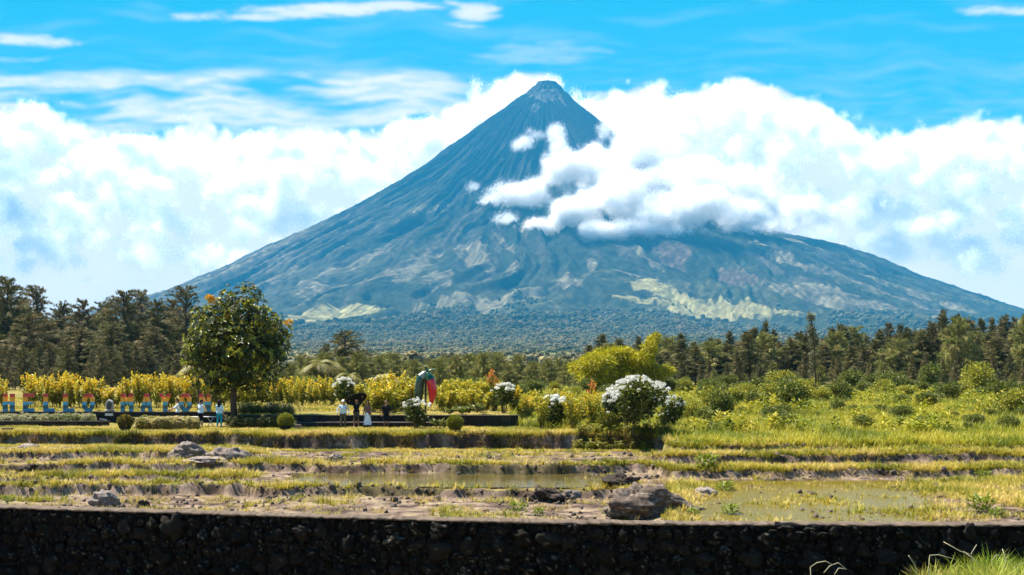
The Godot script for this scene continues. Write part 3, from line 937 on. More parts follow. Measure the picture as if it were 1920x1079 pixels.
	# dry stems that lean on the wall
	var stems := [[[1520, 1064], [1532, 1056], [1548, 1053], [1562, 1060]], [[1545, 1075], [1556, 1062], [1572, 1056], [1585, 1066]], [[1565, 1078], [1573, 1066], [1588, 1068]], [[1770, 1017], [1790, 1028], [1800, 1034], [1822, 1040]], [[1742, 1062], [1744, 1042], [1760, 1041], [1790, 1049]], [[1808, 1035], [1830, 1052], [1842, 1068]], [[1898, 1066], [1920, 1056]], [[1880, 1030], [1888, 1052], [1884, 1062]], [[1718, 1064], [1708, 1048], [1704, 1042]], [[1822, 1038], [1832, 1022]], [[1860, 1052], [1868, 1042], [1874, 1041]]]
	var bent := 0
	for s in stems:
		bent += 1
		var pts := []
		for q in s: pts.append(wp(q[0], q[1], 22.4 + bent * 0.05))
		var b: Vector3 = pts[0] if pts[0].y < pts[pts.size() - 1].y else pts[pts.size() - 1]
		if b.y > -0.3:   # the stalk goes on down to its root in the grass
			var root := Vector3(b.x + 0.05, ground_h(b.x, 22.6) - 0.02, b.z)
			if b == pts[0]: pts.push_front(root)
			else: pts.push_back(root)
		var t := thing("grass_stalk", "%s bent over before the wall, bottom right" % ["long pale stalk arching low", "second arching pale stalk", "short stalk between the arching ones", "long straight pale stalk leaning highest", "bent stalk with a square elbow", "thin stalk sloping down right of the long one", "stalk crossing the right edge of the picture", "upright stalk near the right edge", "short upright stalk at the grass's left end", "short twig on top of the long stalk", "small hooked stalk"][bent - 1], "grass", b)
		var sa := Acc.new()
		var loc := []
		var rad := []
		for p in pts:
			loc.append(p - b)
			rad.append(0.007)
		tube(sa, loc, rad, 5, Color(0.42, 0.38, 0.24))
		part("stem", smooth_mesh(sa), M.get("stalk") if M.has("stalk") else vmat("stalk", 0.7, 0.3), t)

func boulder(called: String, label: String, u: float, v: float, d: float, w: float, h: float, dep: float, sd: int, dark: Color, pale: Color, share: float, rough := 0.5, turn := 0.0, group := "") -> void:
	var p := wp(u, v, d)
	p.y = ground_h(p.x, d)
	var o := part(called, lump(Vector3(w * 0.5, h * 0.72, dep * 0.5), rough, sd, 26, 38, dark, pale, share, 0.5), M.rock)
	o.position = p + Vector3(0, h * 0.22, 0)
	o.rotation.y = turn
	tag(o, label, "rock", group)

func build_rocks() -> void:
	var m := vmat("rock", 0.9, 0.25)
	var nt := NoiseTexture2D.new()
	nt.width = 512; nt.height = 512; nt.seamless = true
	nt.noise = FastNoiseLite.new()
	noise(nt.noise, 19, 0.012, 5)
	var ramp := Gradient.new()
	ramp.set_color(0, Color(0.45, 0.44, 0.43)); ramp.set_color(1, Color(1, 1, 1))
	nt.color_ramp = ramp
	m.albedo_texture = nt
	m.uv1_triplanar = true
	m.uv1_scale = Vector3.ONE * 0.7
	var grey := Color(0.18, 0.148, 0.128)
	var pale := Color(0.42, 0.355, 0.31)
	# the large dark boulder: three masses grown together
	var p := wp(1228, 948, 40.8)
	p.y = ground_h(p.x, 40.8)
	var b := thing("boulder", "large dark grey ridged boulder lying at the edge of the paddy", "rock", p)
	for q in [[-0.45, 0.30, -0.1, 2.1, 1.25, 1.5, 611, 0.28, 0.0], [0.40, 0.14, 0.25, 1.9, 1.15, 1.25, 617, 0.26, 0.4], [-1.15, 0.02, 0.3, 1.2, 0.75, 1.0, 622, 0.3, 1.0], [1.05, 0.0, 0.35, 1.3, 0.62, 0.9, 629, 0.3, 2.0], [1.55, -0.08, 0.5, 0.7, 0.42, 0.5, 631, 0.5, 0.3]]:
		var o := part("rock_mass", lump(Vector3(q[3] * 0.52, q[4] * 0.5, q[5] * 0.5), q[7] + 0.15, q[6], 34, 48, Color(0.18, 0.138, 0.108), Color(0.42, 0.34, 0.28), 0.16, 0.5), m, b)
		o.position = Vector3(q[0], q[1] + 0.1, -q[2])
		o.rotation.y = q[8]
	boulder("boulder", "pale smooth boulder half sunk in mud near the wall, far left", 195, 944, 47.6, 1.25, 0.62, 1.1, 641, pale * 0.95, Color(0.36, 0.31, 0.27), 0.2, 0.35)
	boulder("boulder", "broad pale rock slab with moss left of the dip on the upper terrace", 355, 868, 59.2, 2.0, 0.85, 1.6, 651, grey * 1.5, pale * 1.1, 0.15, 0.4)
	boulder("boulder", "broad brown-grey rock slab right of the mossy dip", 428, 866, 58.6, 2.1, 0.72, 1.6, 655, grey * 1.6, pale, 0.1, 0.4)
	boulder("boulder", "flat pale rock sheet joining the two slabs below the dip", 388, 874, 57.6, 2.2, 0.30, 1.4, 659, pale, pale * 1.2, 0.2, 0.35)
	boulder("boulder", "small round rock at the right end of the slabs", 458, 857, 59.8, 0.6, 0.42, 0.5, 663, grey * 1.5, pale, 0.1, 0.35)
	boulder("boulder", "small pale round rock alone on the middle ledge", 631, 868, 57.4, 0.72, 0.5, 0.6, 667, pale * 0.9, pale * 1.2, 0.1, 0.3)
	boulder("boulder", "flat pale rock on the grass ledge below the garden, far left", 55, 841, 63.6, 1.15, 0.34, 0.9, 671, pale, pale * 1.2, 0.1, 0.3)
	boulder("boulder", "low grey rock poking out of the mud heap left of the big boulder", 1072, 914, 47.6, 0.75, 0.34, 0.6, 675, grey * 1.3, pale, 0.1, 0.45)
	boulder("boulder", "pale rock beyond the big boulder at the far edge of the pool", 1322, 916, 46.2, 0.9, 0.42, 0.7, 679, pale, pale * 1.25, 0.1, 0.4)
	boulder("mud_heap", "heap of dark turned mud left of the big boulder", 1022, 926, 46.4, 1.5, 0.55, 1.1, 683, Color(0.09, 0.066, 0.05), Color(0.16, 0.12, 0.09), 0.05, 0.85)
	boulder("mud_heap", "dark mud mound behind the big boulder's left side", 1165, 906, 49.0, 1.4, 0.5, 0.9, 687, Color(0.08, 0.06, 0.05), Color(0.14, 0.11, 0.09), 0.05, 0.7)
	boulder("mud_heap", "rough dark mud heap on the left terrace", 55, 882, 55.0, 1.0, 0.42, 0.8, 691, Color(0.06, 0.045, 0.035), Color(0.14, 0.11, 0.085), 0.0, 0.9)
	boulder("mud_heap", "low mud heap beside the pale boulder by the wall", 268, 948, 46.9, 0.42, 0.26, 0.4, 695, Color(0.06, 0.045, 0.035), Color(0.12, 0.09, 0.07), 0.0, 0.8)
	boulder("boulder", "little pale stone on the lawn edge left of the potted plant", 113, 804, 70.8, 0.34, 0.16, 0.25, 699, Color(0.4, 0.38, 0.34), Color(0.5, 0.48, 0.44), 0.1, 0.3)

# ---------------------------------------------------------------- trees and shrubs
const BARK := Color(0.075, 0.06, 0.045)

func hold(called: String) -> Node3D:   # a model to copy from; it is not part of the scene itself
	var o := Node3D.new()
	o.set_meta("base_name", called)
	return o

func limb(a: Acc, p: Vector3, q: Vector3, r0: float, r1: float, bow: Vector3, sides := 5, k := BARK) -> Array:
	var pts := []
	var rad := []
	for i in 5:
		var t := i / 4.0
		pts.append(p.lerp(q, t) + bow * sin(t * PI))
		rad.append(lerpf(r0, r1, t))
	tube(a, pts, rad, sides, k, false)
	return pts

func casuarina(called: String, h: float, wid: float, branches: int, per: int, tones: Array, pointed: float, sag: float, wind: float, bare := 0.06) -> Node3D:
	# a she-oak: a straight trunk, rising branches with hanging ends, and tufts of needles along each branch
	var o := hold(called)
	var wood := Acc.new()
	var lf := Acc.new()
	var lean := Vector3(rr(-0.04, 0.04) + wind * 0.05, 0, rr(-0.03, 0.03)) * h
	limb(wood, Vector3(0, -0.3, 0), Vector3(lean.x, h * 0.95, lean.z), h * 0.014, h * 0.0025, Vector3(rr(-0.2, 0.2), 0, rr(-0.2, 0.2)), 7)
	for i in branches:
		var t := lerpf(bare, 0.985, pow((i + rng.randf()) / branches, 0.9))
		var an := i * 2.4 + rr(-0.5, 0.5)
		var dir := Vector3(cos(an), 0, sin(an))
		var reach := wid * (pow(1.0 - t, 0.7 * pointed) * 0.95 + 0.09) * rr(0.5, 1.3)
		if t < 0.25: reach *= 0.75 + t
		var slim := smoothstep(0.6, 0.98, t)
		var rise := reach * rr(0.35, 1.0) + slim * rr(0.3, 1.3)
		var base := Vector3(lean.x * t, h * t * 0.95, lean.z * t)
		var bend := base + dir * reach * 0.55 + Vector3(0, rise * 0.8, 0)
		var tip := base + dir * reach + Vector3(wind * reach * 0.45, rise * (1.05 - sag * 0.7), 0)
		if reach > 0.6: limb(wood, base, tip, h * 0.003, h * 0.0008, (bend - (base + tip) * 0.5) * 0.5, 3)
		var kin: Color = tones[rng.randi() % tones.size()]
		var nodes := 5 + int(reach * 2.2)
		for j in nodes:
			var s := lerpf(0.22, 1.08, (j + rng.randf()) / nodes)
			var c := base.lerp(bend, s).lerp(bend.lerp(tip, s), s) + rand_dir() * 0.12
			var out := (dir * 0.5 + rand_dir() * 0.45 + Vector3(wind * 0.6, 0.5 - sag * 1.5 * s * (1.0 - slim) + slim * 0.9, 0)).normalized()
			for k in per:
				var nd := (out + rand_dir() * lerpf(0.6, 0.4, slim)).normalized()
				var side := nd.cross(rand_dir()).normalized()
				lf.blade(c + rand_dir() * rr(0.0, 0.2) * (1.0 - 0.6 * slim), nd, side, Vector3(wind * 0.4, -sag * (1.0 - slim * 0.7), 0), rr(0.35, 1.0) * (1.0 - 0.35 * slim), rr(0.020, 0.042), jit(kin, 0.45))
	part("trunk", smooth_mesh(wood), M.bark, o)
	part("crown", mesh_of(lf), M.needle, o)
	return o

func bush(called: String, w: float, h: float, n: int, l: float, lw: float, tones: Array, stems := 4, lobes := 7) -> Node3D:
	var o := hold(called)
	var wood := Acc.new()
	var lf := Acc.new()
	for i in stems:
		var an := rr(0, TAU)
		limb(wood, Vector3(cos(an) * 0.05, -0.1, sin(an) * 0.05), Vector3(cos(an) * w * 0.28, h * 0.7, sin(an) * w * 0.28), 0.022 * h, 0.006 * h, Vector3(0, 0.05, 0), 4)
	for i in lobes:
		var an := rr(0, TAU)
		var q := rr(0.0, 0.30) * w
		var r := Vector3(rr(0.24, 0.36) * w, rr(0.20, 0.32) * h, rr(0.24, 0.36) * w)
		leaves(lf, Vector3(cos(an) * q, lerpf(0.22, 0.76, rng.randf()) * h, sin(an) * q), r, n / lobes, l, lw, tones, 0.45)
	part("stems", smooth_mesh(wood), M.bark, o)
	part("foliage", mesh_of(lf), M.leaf, o)
	return o

func flower_shrub(called: String, h: float, w: float, stems: int, per: int, low: Array, top: Array, split: float) -> Node3D:
	# upright leafy stems whose upper leaves are bright
	var o := hold(called)
	var wood := Acc.new()
	var lf := Acc.new()
	var fl := Acc.new()
	for i in stems:
		var an := rr(0, TAU)
		var foot := Vector3(cos(an), 0, sin(an)) * rr(0, 0.16) * w
		var head := foot + Vector3(cos(an) * rr(0.1, 0.5) * w, h * rr(0.72, 1.05), sin(an) * rr(0.1, 0.5) * w)
		var pts := limb(wood, foot - Vector3(0, 0.1, 0), head, 0.018, 0.006, Vector3(rr(-0.05, 0.05), 0, rr(-0.05, 0.05)), 4, Color(0.09, 0.075, 0.035))
		for j in per:
			var t := rr(0.22, 1.0)
			var p: Vector3 = foot.lerp(head, t) + rand_dir() * 0.06
			var dir := (rand_dir() + Vector3(0, 0.35 + t * 0.3, 0)).normalized()
			var side := dir.cross(rand_dir()).normalized()
			var nn := side.cross(dir)
			if t > split + rr(-0.14, 0.14): fl.leaf(p, dir, side, nn, rr(0.12, 0.24), rr(0.045, 0.08), jit(top[rng.randi() % top.size()], 0.22))
			else: lf.leaf(p, dir, side, nn, rr(0.14, 0.30), rr(0.045, 0.075), jit(low[rng.randi() % low.size()], 0.3))
	part("stems", smooth_mesh(wood), M.bark, o)
	part("leaves", mesh_of(lf), M.leaf, o)
	part("bright_leaves", mesh_of(fl), M.leaf, o)
	return o

func blossom_mesh(r: float, petals: int, k: Color) -> ArrayMesh:
	var a := Acc.new()
	for i in petals:
		var d := rand_dir()
		d.y = absf(d.y) * 0.9 - 0.15
		var side := d.cross(rand_dir()).normalized()
		a.leaf(d * r * rr(0.5, 0.8), (side + d * 0.5).normalized(), side.cross(d).normalized(), d, r * 0.55, r * 0.24, jit(k, 0.08))
	return mesh_of(a)

func white_bush(called: String, w: float, h: float, n: int, heads: int, stalk: float, tones: Array, flower: Mesh) -> Node3D:
	# dark leaves under a roof of white flower heads, on bare canes
	var o := hold(called)
	var wood := Acc.new()
	var lf := Acc.new()
	for i in 9:
		var an := rr(0, TAU)
		limb(wood, Vector3(cos(an), 0, sin(an)) * rr(0.0, 0.22) * w - Vector3(0, 0.1, 0), Vector3(cos(an) * w * rr(0.15, 0.4), h * 0.75, sin(an) * w * rr(0.15, 0.4)), 0.022, 0.008, Vector3(cos(an), 0, sin(an)) * -0.05, 4, Color(0.12, 0.10, 0.07))
	for i in 9:
		var an := rr(0, TAU)
		var q := rr(0.05, 0.30) * w
		leaves(lf, Vector3(cos(an) * q, lerpf(stalk, 0.74, rng.randf()) * h, sin(an) * q), Vector3(0.22 * w, 0.19 * h, 0.22 * w), n / 9, 0.2, 0.06, tones, 0.5, 0.2)
	part("canes", smooth_mesh(wood), M.bark, o)
	part("foliage", mesh_of(lf), M.leaf, o)
	for i in heads:
		var an := rr(0, TAU)
		var q := sqrt(rng.randf()) * 0.5
		var f := part("flower_head", flower, M.petal, o)
		var low := rng.randf() < 0.25
		f.position = Vector3(cos(an) * q * w, h * ((0.98 - q * q * 0.9) * rr(0.93, 1.03) if not low else rr(0.3, 0.7)), sin(an) * q * w)
		f.scale = Vector3.ONE * rr(0.7, 1.35) * (0.6 if low else 1.0)
		f.rotation = Vector3(rr(-0.4, 0.4), rr(0, TAU), rr(-0.4, 0.4))
	return o

func palm(h: float, fronds: int, l: float) -> Node3D:
	var o := hold("palm_tree")
	var wood := Acc.new()
	limb(wood, Vector3(0, -0.2, 0), Vector3(0.25, h, 0), 0.14, 0.09, Vector3(0.15, 0, 0), 7)
	part("trunk", smooth_mesh(wood), M.bark, o)
	for i in fronds:
		var a := Acc.new()
		var an := TAU * i / fronds + rr(-0.2, 0.2)
		var up := rr(0.1, 1.1)
		var dir := Vector3(cos(an), 0, sin(an))
		var prev := Vector3.ZERO
		for s in 14:
			var t := (s + 1) / 14.0
			var p := dir * l * t * (0.95 - 0.25 * up * (1.0 - t)) + Vector3(0, l * (up * t - (0.55 + 0.6 * up) * t * t), 0)
			var ax := (p - prev).normalized()
			var sd := ax.cross(Vector3.UP).normalized()
			for e in [-1.0, 1.0]:
				var ld: Vector3 = (sd * e * 0.8 + ax * 0.6 + Vector3(0, -0.25, 0)).normalized()
				a.blade(p, ld, ax, Vector3(0, -0.5, 0), l * 0.34 * sin(PI * clampf(t * 0.85 + 0.12, 0.0, 1.0)) + 0.1, 0.035, jit([Color(0.13, 0.14, 0.02), Color(0.22, 0.20, 0.04), Color(0.30, 0.25, 0.07)][rng.randi() % 3], 0.25))
			prev = p
		var f := part("frond", mesh_of(a), M.leaf, o)
		f.position = Vector3(0.25, h, 0)
	return o

func put(model: Node3D, u: float, d: float, size: Vector3, label: String, category: String, group := "", y := 1e9) -> Node3D:
	var x := (u - 960.0) / F * d
	var c := copy_of(model, Vector3(x, ground_h(x, d) if y > 1e8 else y, -d), rr(0, TAU), size, label, group)
	c.set_meta("category", category)
	return c

func ordinal(n: int) -> String:
	if n < 20: return ORD[n]
	var tens: String = ["twenty", "thirty", "forty", "fifty", "sixty"][(n + 1) / 10 - 2]
	return (tens.trim_suffix("y") + "ieth") if (n + 1) % 10 == 0 else tens + "-" + ORD[(n + 1) % 10 - 1]

const ORD := ["first", "second", "third", "fourth", "fifth", "sixth", "seventh", "eighth", "ninth", "tenth", "eleventh", "twelfth", "thirteenth", "fourteenth", "fifteenth", "sixteenth", "seventeenth", "eighteenth", "nineteenth", "twentieth"]

func leaf_materials() -> void:
	vmat("bark", 0.95, 0.15)
	vmat("needle", 0.7, 0.25, Color(0.6, 0.6, 0.6))
	vmat("leaf", 0.5, 0.35, Color(0.75, 0.75, 0.75))
	vmat("petal", 0.8, 0.2, Color(0.7, 0.7, 0.7))

func build_trees() -> void:
	var olive := [Color(0.09, 0.09, 0.030), Color(0.135, 0.128, 0.044), Color(0.22, 0.195, 0.08), Color(0.105, 0.11, 0.03)]
	var brown := [Color(0.12, 0.108, 0.042), Color(0.185, 0.158, 0.066), Color(0.26, 0.215, 0.105), Color(0.11, 0.106, 0.034)]
	var mid := [Color(0.19, 0.205, 0.05), Color(0.25, 0.25, 0.065), Color(0.32, 0.295, 0.095), Color(0.19, 0.185, 0.06)]
	var sheoak := []
	for i in 5: sheoak.append(casuarina("casuarina_tree", 17.0, 4.6 + 0.5 * (i % 2), 170, 11, olive if i % 2 else brown, 0.6 + 0.12 * i, 0.6, -0.5, 0.04))
	var pine := []
	for i in 6: pine.append(casuarina("casuarina_tree", 14.0, 2.9 + 0.4 * (i % 3), 140, 9, [brown, olive, olive][i % 3], 1.25 + 0.2 * (i % 3), 0.4, 0.0, 0.04))
	var scrub := []
	for i in 4: scrub.append(casuarina("casuarina_tree", 9.0, 3.2, 120, 10, mid, 0.7, 0.4, 0.1, 0.02))
	# the row of tall trees at the left: place, base distance, top row in the picture
	var row := [[-30, 205, 520], [12, 200, 522], [68, 215, 535], [118, 222, 566], [150, 205, 560], [185, 212, 568], [232, 200, 545], [262, 215, 543], [296, 205, 562], [318, 225, 560], [352, 215, 540], [385, 230, 585], [90, 190, 600], [210, 186, 605], [290, 188, 612], [40, 186, 590], [330, 190, 640], [150, 190, 615], [-50, 195, 560], [420, 235, 600], [100, 228, 580], [170, 232, 590], [245, 230, 575], [40, 230, 560], [335, 235, 590], [205, 226, 585], [280, 232, 580], [-10, 222, 545]]
	for i in row.size():
		var r: Array = row[i]
		var g := ground_h((r[0] - 960.0) / F * r[1], r[1])
		var h: float = EYE + (HOR - r[2]) / F * r[1] - g
		var k := h / 17.0
		var front := i >= 12 and i < 20
		var rear := i >= 20
		put(sheoak[i % 5], r[0], r[1], Vector3(clampf(k, 0.85, 1.1) * rr(1.05, 1.35), k, clampf(k, 0.85, 1.1)), ["windswept casuarina topping the row at the left edge", "windswept casuarina second from the left edge", "casuarina with a long leaning top, third from the left", "thin-topped casuarina in the dip of the left row", "casuarina right of the thin-topped one in the left row", "casuarina with a drooping top above the letter O", "tall casuarina left of the pair above the carved stone", "taller casuarina of the pair above the second word", "casuarina above the letter Y", "slender casuarina above the second O", "pale tall casuarina just left of the dense tree", "casuarina half hidden by the dense tree", "short casuarina before the left row above the L", "short casuarina before the row above the carved stone", "short casuarina before the row above the A", "short casuarina before the row near the left edge", "shortest casuarina, behind the letter O of the second word", "short casuarina before the row above the first O", "short casuarina cut by the left edge", "casuarina showing right of the dense tree's crown", "rear casuarina filling the gap above the second L", "rear casuarina filling the gap above the first O", "rear casuarina behind the tall pair", "rear casuarina behind the second tree from the left", "rear casuarina left of the pale tall one", "rear casuarina above the carved stone", "rear casuarina above the letter A", "rear casuarina at the left edge"][i], "tree", "tall casuarinas at the left")
	for q in 30:
		put(sheoak[q % 5], -45.0 + q * 15.5 + rr(-6, 6), rr(150, 190), Vector3.ONE * rr(0.24, 0.38), "dark undergrowth bush, %s from the left below the tall left row" % ordinal(q), "shrub", "undergrowth below the left row")
	put(sheoak[1], 648, 165, Vector3(0.72, 0.45, 0.72), "lone feathery casuarina rising above the palms left of centre", "tree")
	put(sheoak[3], 612, 178, Vector3(0.42, 0.36, 0.42), "slim pale casuarina just left of the lone one", "tree")
	# the belt in the middle, low and bushy
	var k2 := 0
	for u in range(675, 1150, 17):
		var d := rr(205, 300)
		var top := rr(664, 690) + (12.0 if u > 950 else 0.0)
		var x := (u - 960.0) / F * d
		var h := EYE + (HOR - top) / F * d - ground_h(x, d)
		put(scrub[k2 % 4], u + rr(-6, 6), d, Vector3(rr(0.8, 1.1), h / 9.0, rr(0.8, 1.1)), "bushy casuarina, %s from the left in the hazy middle belt" % ordinal(k2), "tree", "low casuarina belt in the middle")
		k2 += 1
	var k3 := 0
	for u in range(470, 1130, 24):
		var d := rr(140, 190)
		put(scrub[k2 % 4], u + rr(-8, 8), d, Vector3(1, 0.9, 1) * rr(0.36, 0.56), "low casuarina thicket, %s from the left behind the flower rows" % ordinal(k3), "shrub", "thicket behind the garden")
		k3 += 1
		k2 += 1
	# the dark wood at the right, in three ranks; the tops follow the skyline
	var sky := PackedVector2Array([Vector2(1090, 660), Vector2(1130, 632), Vector2(1180, 630), Vector2(1250, 640), Vector2(1300, 628), Vector2(1350, 640), Vector2(1420, 612), Vector2(1470, 618), Vector2(1540, 620), Vector2(1590, 614), Vector2(1640, 620), Vector2(1680, 600), Vector2(1730, 604), Vector2(1760, 590), Vector2(1800, 592), Vector2(1850, 606), Vector2(1885, 588), Vector2(1940, 592)])
	var step := 0
	for rank in 3:
		var u := 1105.0 + rank * 9.0
		var inrank := 0
		while u < 2080.0:
			var d: float = [262.0, 235.0, 208.0][rank] + rr(-9, 9)
			var top: float = table(sky, u) + [0.0, 8.0, 22.0][rank] + rr(-12, 20)
			if u < 1250.0: top += rank * 7.0
			var x := (u - 960.0) / F * d
			var h: float = EYE + (HOR - top) / F * d - ground_h(x, d)
			put(scrub[step % 4] if step % 5 == 3 and rank > 0 else pine[step % 6], u, d, Vector3(rr(0.85, 1.35), h / (9.0 if step % 5 == 3 and rank > 0 else 14.0), rr(0.85, 1.35)), "olive casuarina, %s from the left in the %s rank of the right-hand wood" % [ordinal(inrank), ["hindmost", "middle", "front"][rank]], "tree", ["hindmost trees of the right-hand wood", "middle trees of the right-hand wood", "front trees of the right-hand wood"][rank])
			u += rr(17.0, 30.0)
			step += 1
			inrank += 1
	for i in 46:
		var u := 1190.0 + i * 17.0 + rr(-8, 8)
		put((scrub if i % 3 == 0 else pine)[i % 4], u, rr(165, 198), Vector3.ONE * rr(0.18, 0.36), "young casuarina, %s from the left along the foot of the right-hand wood" % ordinal(i), "tree", "young growth before the right-hand wood")
	build_single_trees()
	build_far_wood()

func crown(t: Node3D, a: Acc, base: Vector3, blobs: Array, d: float, n: int, l: float, w: float, tones: Array, young: Array) -> void:
	# leaf rosettes over a crown given as heaps (place and half sizes in the picture, at this distance)
	var k := d / F
	for b in blobs:
		var c := wp(b[0], b[1], d - (b[4] if b.size() > 4 else 0.0)) - base
		var r := Vector3(b[2] * k, b[3] * k, (b[2] + b[3]) * 0.5 * k)
		var cnt := int(n * b[2] * b[3] / 1000.0)
		for i in cnt:
			var dir := rand_dir()
			var q := rng.randf()
			var p := c + dir * r * pow(q, 0.33) * rr(0.9, 1.1)
			var fresh := rng.randf() < 0.42
			var ax := (dir + rand_dir() * 0.5 + Vector3(0, 0.4, 0)).normalized()
			var s0 := ax.cross(rand_dir()).normalized()
			for j in 5:   # a rosette
				var sd := s0.rotated(ax, TAU * j / 5.0 + rr(-0.3, 0.3))
				var ld := (sd + ax * rr(0.1, 0.7)).normalized()
				var cr := ld.cross(ax).normalized()
				a.leaf(p, ld, cr, ax, l * rr(0.7, 1.25), w * rr(0.8, 1.2), jit((young if fresh else tones)[rng.randi() % tones.size()], 0.25))

func build_single_trees() -> void:
	# the dense round-headed tree beside the letters
	var d := 77.5
	var base := wp(441, 797, d)
	base.y = ground_h(base.x, d)
	var t := thing("shade_tree", "dense dark green leafy tree with a thick crown beside the letters", "tree", base)
	var wood := Acc.new()
	var fork := wp(438, 725, d) - base
	limb(wood, Vector3(0, -0.3, 0), fork, 0.24, 0.17, Vector3(-0.06, 0, 0), 10)
	for q in [[400, 640, 0.12], [450, 600, 0.13], [495, 640, 0.11], [430, 570, 0.1], [380, 690, 0.08], [510, 690, 0.07], [470, 680, 0.1]]:
		var e := wp(q[0], q[1], d + rr(-1.2, 1.2)) - base
		limb(wood, fork - Vector3(0, 0.1, 0), e, q[2], 0.03, Vector3(0, -0.15, 0), 6)
	part("trunk", smooth_mesh(wood), M.bark, t)
	var a := Acc.new()
	var dark := [Color(0.030, 0.042, 0.010), Color(0.042, 0.056, 0.012), Color(0.055, 0.066, 0.014)]
	var young := [Color(0.19, 0.205, 0.02), Color(0.32, 0.30, 0.026), Color(0.12, 0.14, 0.018)]
	crown(t, a, base, [[452, 560, 42, 32], [440, 590, 62, 40], [398, 598, 42, 38], [385, 640, 42, 52, -0.6], [440, 640, 66, 60], [495, 625, 46, 42], [515, 628, 34, 40], [505, 665, 40, 32], [440, 690, 74, 38], [395, 690, 48, 40], [478, 710, 48, 28], [405, 722, 42, 18], [372, 655, 28, 34, 0.8], [440, 650, 50, 50, 1.6], [470, 600, 46, 36, 1.3], [400, 630, 40, 36, 1.4], [478, 665, 42, 34, 1.5], [430, 705, 44, 24, 1.5]], d, 80, 0.28, 0.07, dark, young)
	var cr := part("crown", mesh_of(a), M.leaf, t)
	var fl := Acc.new()
	for q in [[392, 560], [398, 563], [541, 606], [424, 595], [418, 600]]: leaves(fl, wp(q[0], q[1], d - 1.2) - base, Vector3(0.22, 0.18, 0.22), 60, 0.16, 0.05, [Color(0.55, 0.25, 0.015), Color(0.5, 0.33, 0.02)])
	part("orange_blossom", mesh_of(fl), M.leaf, cr)
	# small pale tree tucked behind its left side
	d = 84.0
	base = wp(372, 772, d)
	base.y = ground_h(base.x, d)
	t = thing("pale_tree", "small pale yellow-green tree tucked behind the dense tree's left side", "tree", base)
	wood = Acc.new()
	limb(wood, Vector3(0, -0.2, 0), wp(368, 700, d) - base, 0.09, 0.06, Vector3(0.05, 0, 0), 6)
	for q in [[355, 660], [372, 640], [362, 680], [388, 690]]: limb(wood, wp(368, 705, d) - base, wp(q[0], q[1], d) - base, 0.045, 0.015, Vector3.ZERO, 5)
	part("trunk", smooth_mesh(wood), M.bark, t)
	a = Acc.new()
	crown(t, a, base, [[360, 655, 22, 22], [356, 672, 18, 16], [374, 632, 18, 26]], d, 40, 0.26, 0.06, [Color(0.16, 0.17, 0.03), Color(0.20, 0.20, 0.04), Color(0.13, 0.14, 0.02)], young)
	part("crown", mesh_of(a), M.leaf, t)
	# feathery yellow tree with a plume
	d = 128.0
	base = wp(1150, 762, d)
	base.y = ground_h(base.x, d)
	t = thing("golden_tree", "bright yellow-green spreading tree with an upright plume at its right", "tree", base)
	wood = Acc.new()
	for q in [[1110, 690, -2], [1150, 680, 0], [1200, 690, 0], [1130, 720, 0]]: limb(wood, Vector3(0, -0.2, 0), wp(q[0], q[1], d) - base, 0.14, 0.04, Vector3(0, 0, 0), 6)
	limb(wood, wp(1180, 735, d) - base, wp(1232, 632, d) - base, 0.07, 0.02, Vector3(0.35, 0, 0), 5, Color(0.3, 0.26, 0.12))
	limb(wood, wp(1237, 735, d - 1) - base, wp(1226, 695, d - 1) - base, 0.05, 0.03, Vector3.ZERO, 5, Color(0.4, 0.36, 0.2))
	part("trunk", smooth_mesh(wood), M.bark, t)
	a = Acc.new()
	var k := d / F
	for b in [[1140, 672, 38, 20], [1095, 690, 30, 14], [1120, 682, 36, 20], [1165, 668, 30, 18], [1195, 690, 34, 28], [1150, 695, 46, 22], [1215, 700, 26, 22], [1245, 695, 20, 10], [1120, 705, 40, 20], [1170, 715, 40, 22], [1216, 658, 13, 18], [1222, 644, 10, 14], [1229, 634, 9, 9], [1210, 672, 15, 14], [1135, 722, 44, 14], [1200, 722, 26, 18]]:
		var c := wp(b[0], b[1], d + rr(-1.5, 1.5)) - base
		for i in int(b[2] * b[3] * 2.6):
			var dir := rand_dir()
			var p := c + dir * Vector3(b[2] * k, b[3] * k, b[2] * k * 0.8) * pow(rng.randf(), 0.4)
			var nd := (dir + rand_dir() * 0.7 + Vector3(0.2, 0.1, 0)).normalized()
			a.blade(p, nd, nd.cross(rand_dir()).normalized(), Vector3(0, -0.5, 0), rr(0.3, 0.6), rr(0.03, 0.06), jit([Color(0.36, 0.34, 0.012), Color(0.48, 0.42, 0.012), Color(0.26, 0.26, 0.014), Color(0.42, 0.37, 0.016)][rng.randi() % 4], 0.3))
	part("crown", mesh_of(a), M.leaf, t)
	# slim tall tree in the field
	d = 126.0
	base = wp(1531, 764, d)
	base.y = ground_h(base.x, d)
	t = thing("slim_tree", "tall slim tree with sparse leaves standing alone in the field", "tree", base)
	wood = Acc.new()
	var tip := wp(1521, 590, d) - base
	limb(wood, Vector3(0, -0.2, 0), tip, 0.10, 0.02, Vector3(0.1, 0, 0), 6, Color(0.06, 0.05, 0.04))
	a = Acc.new()
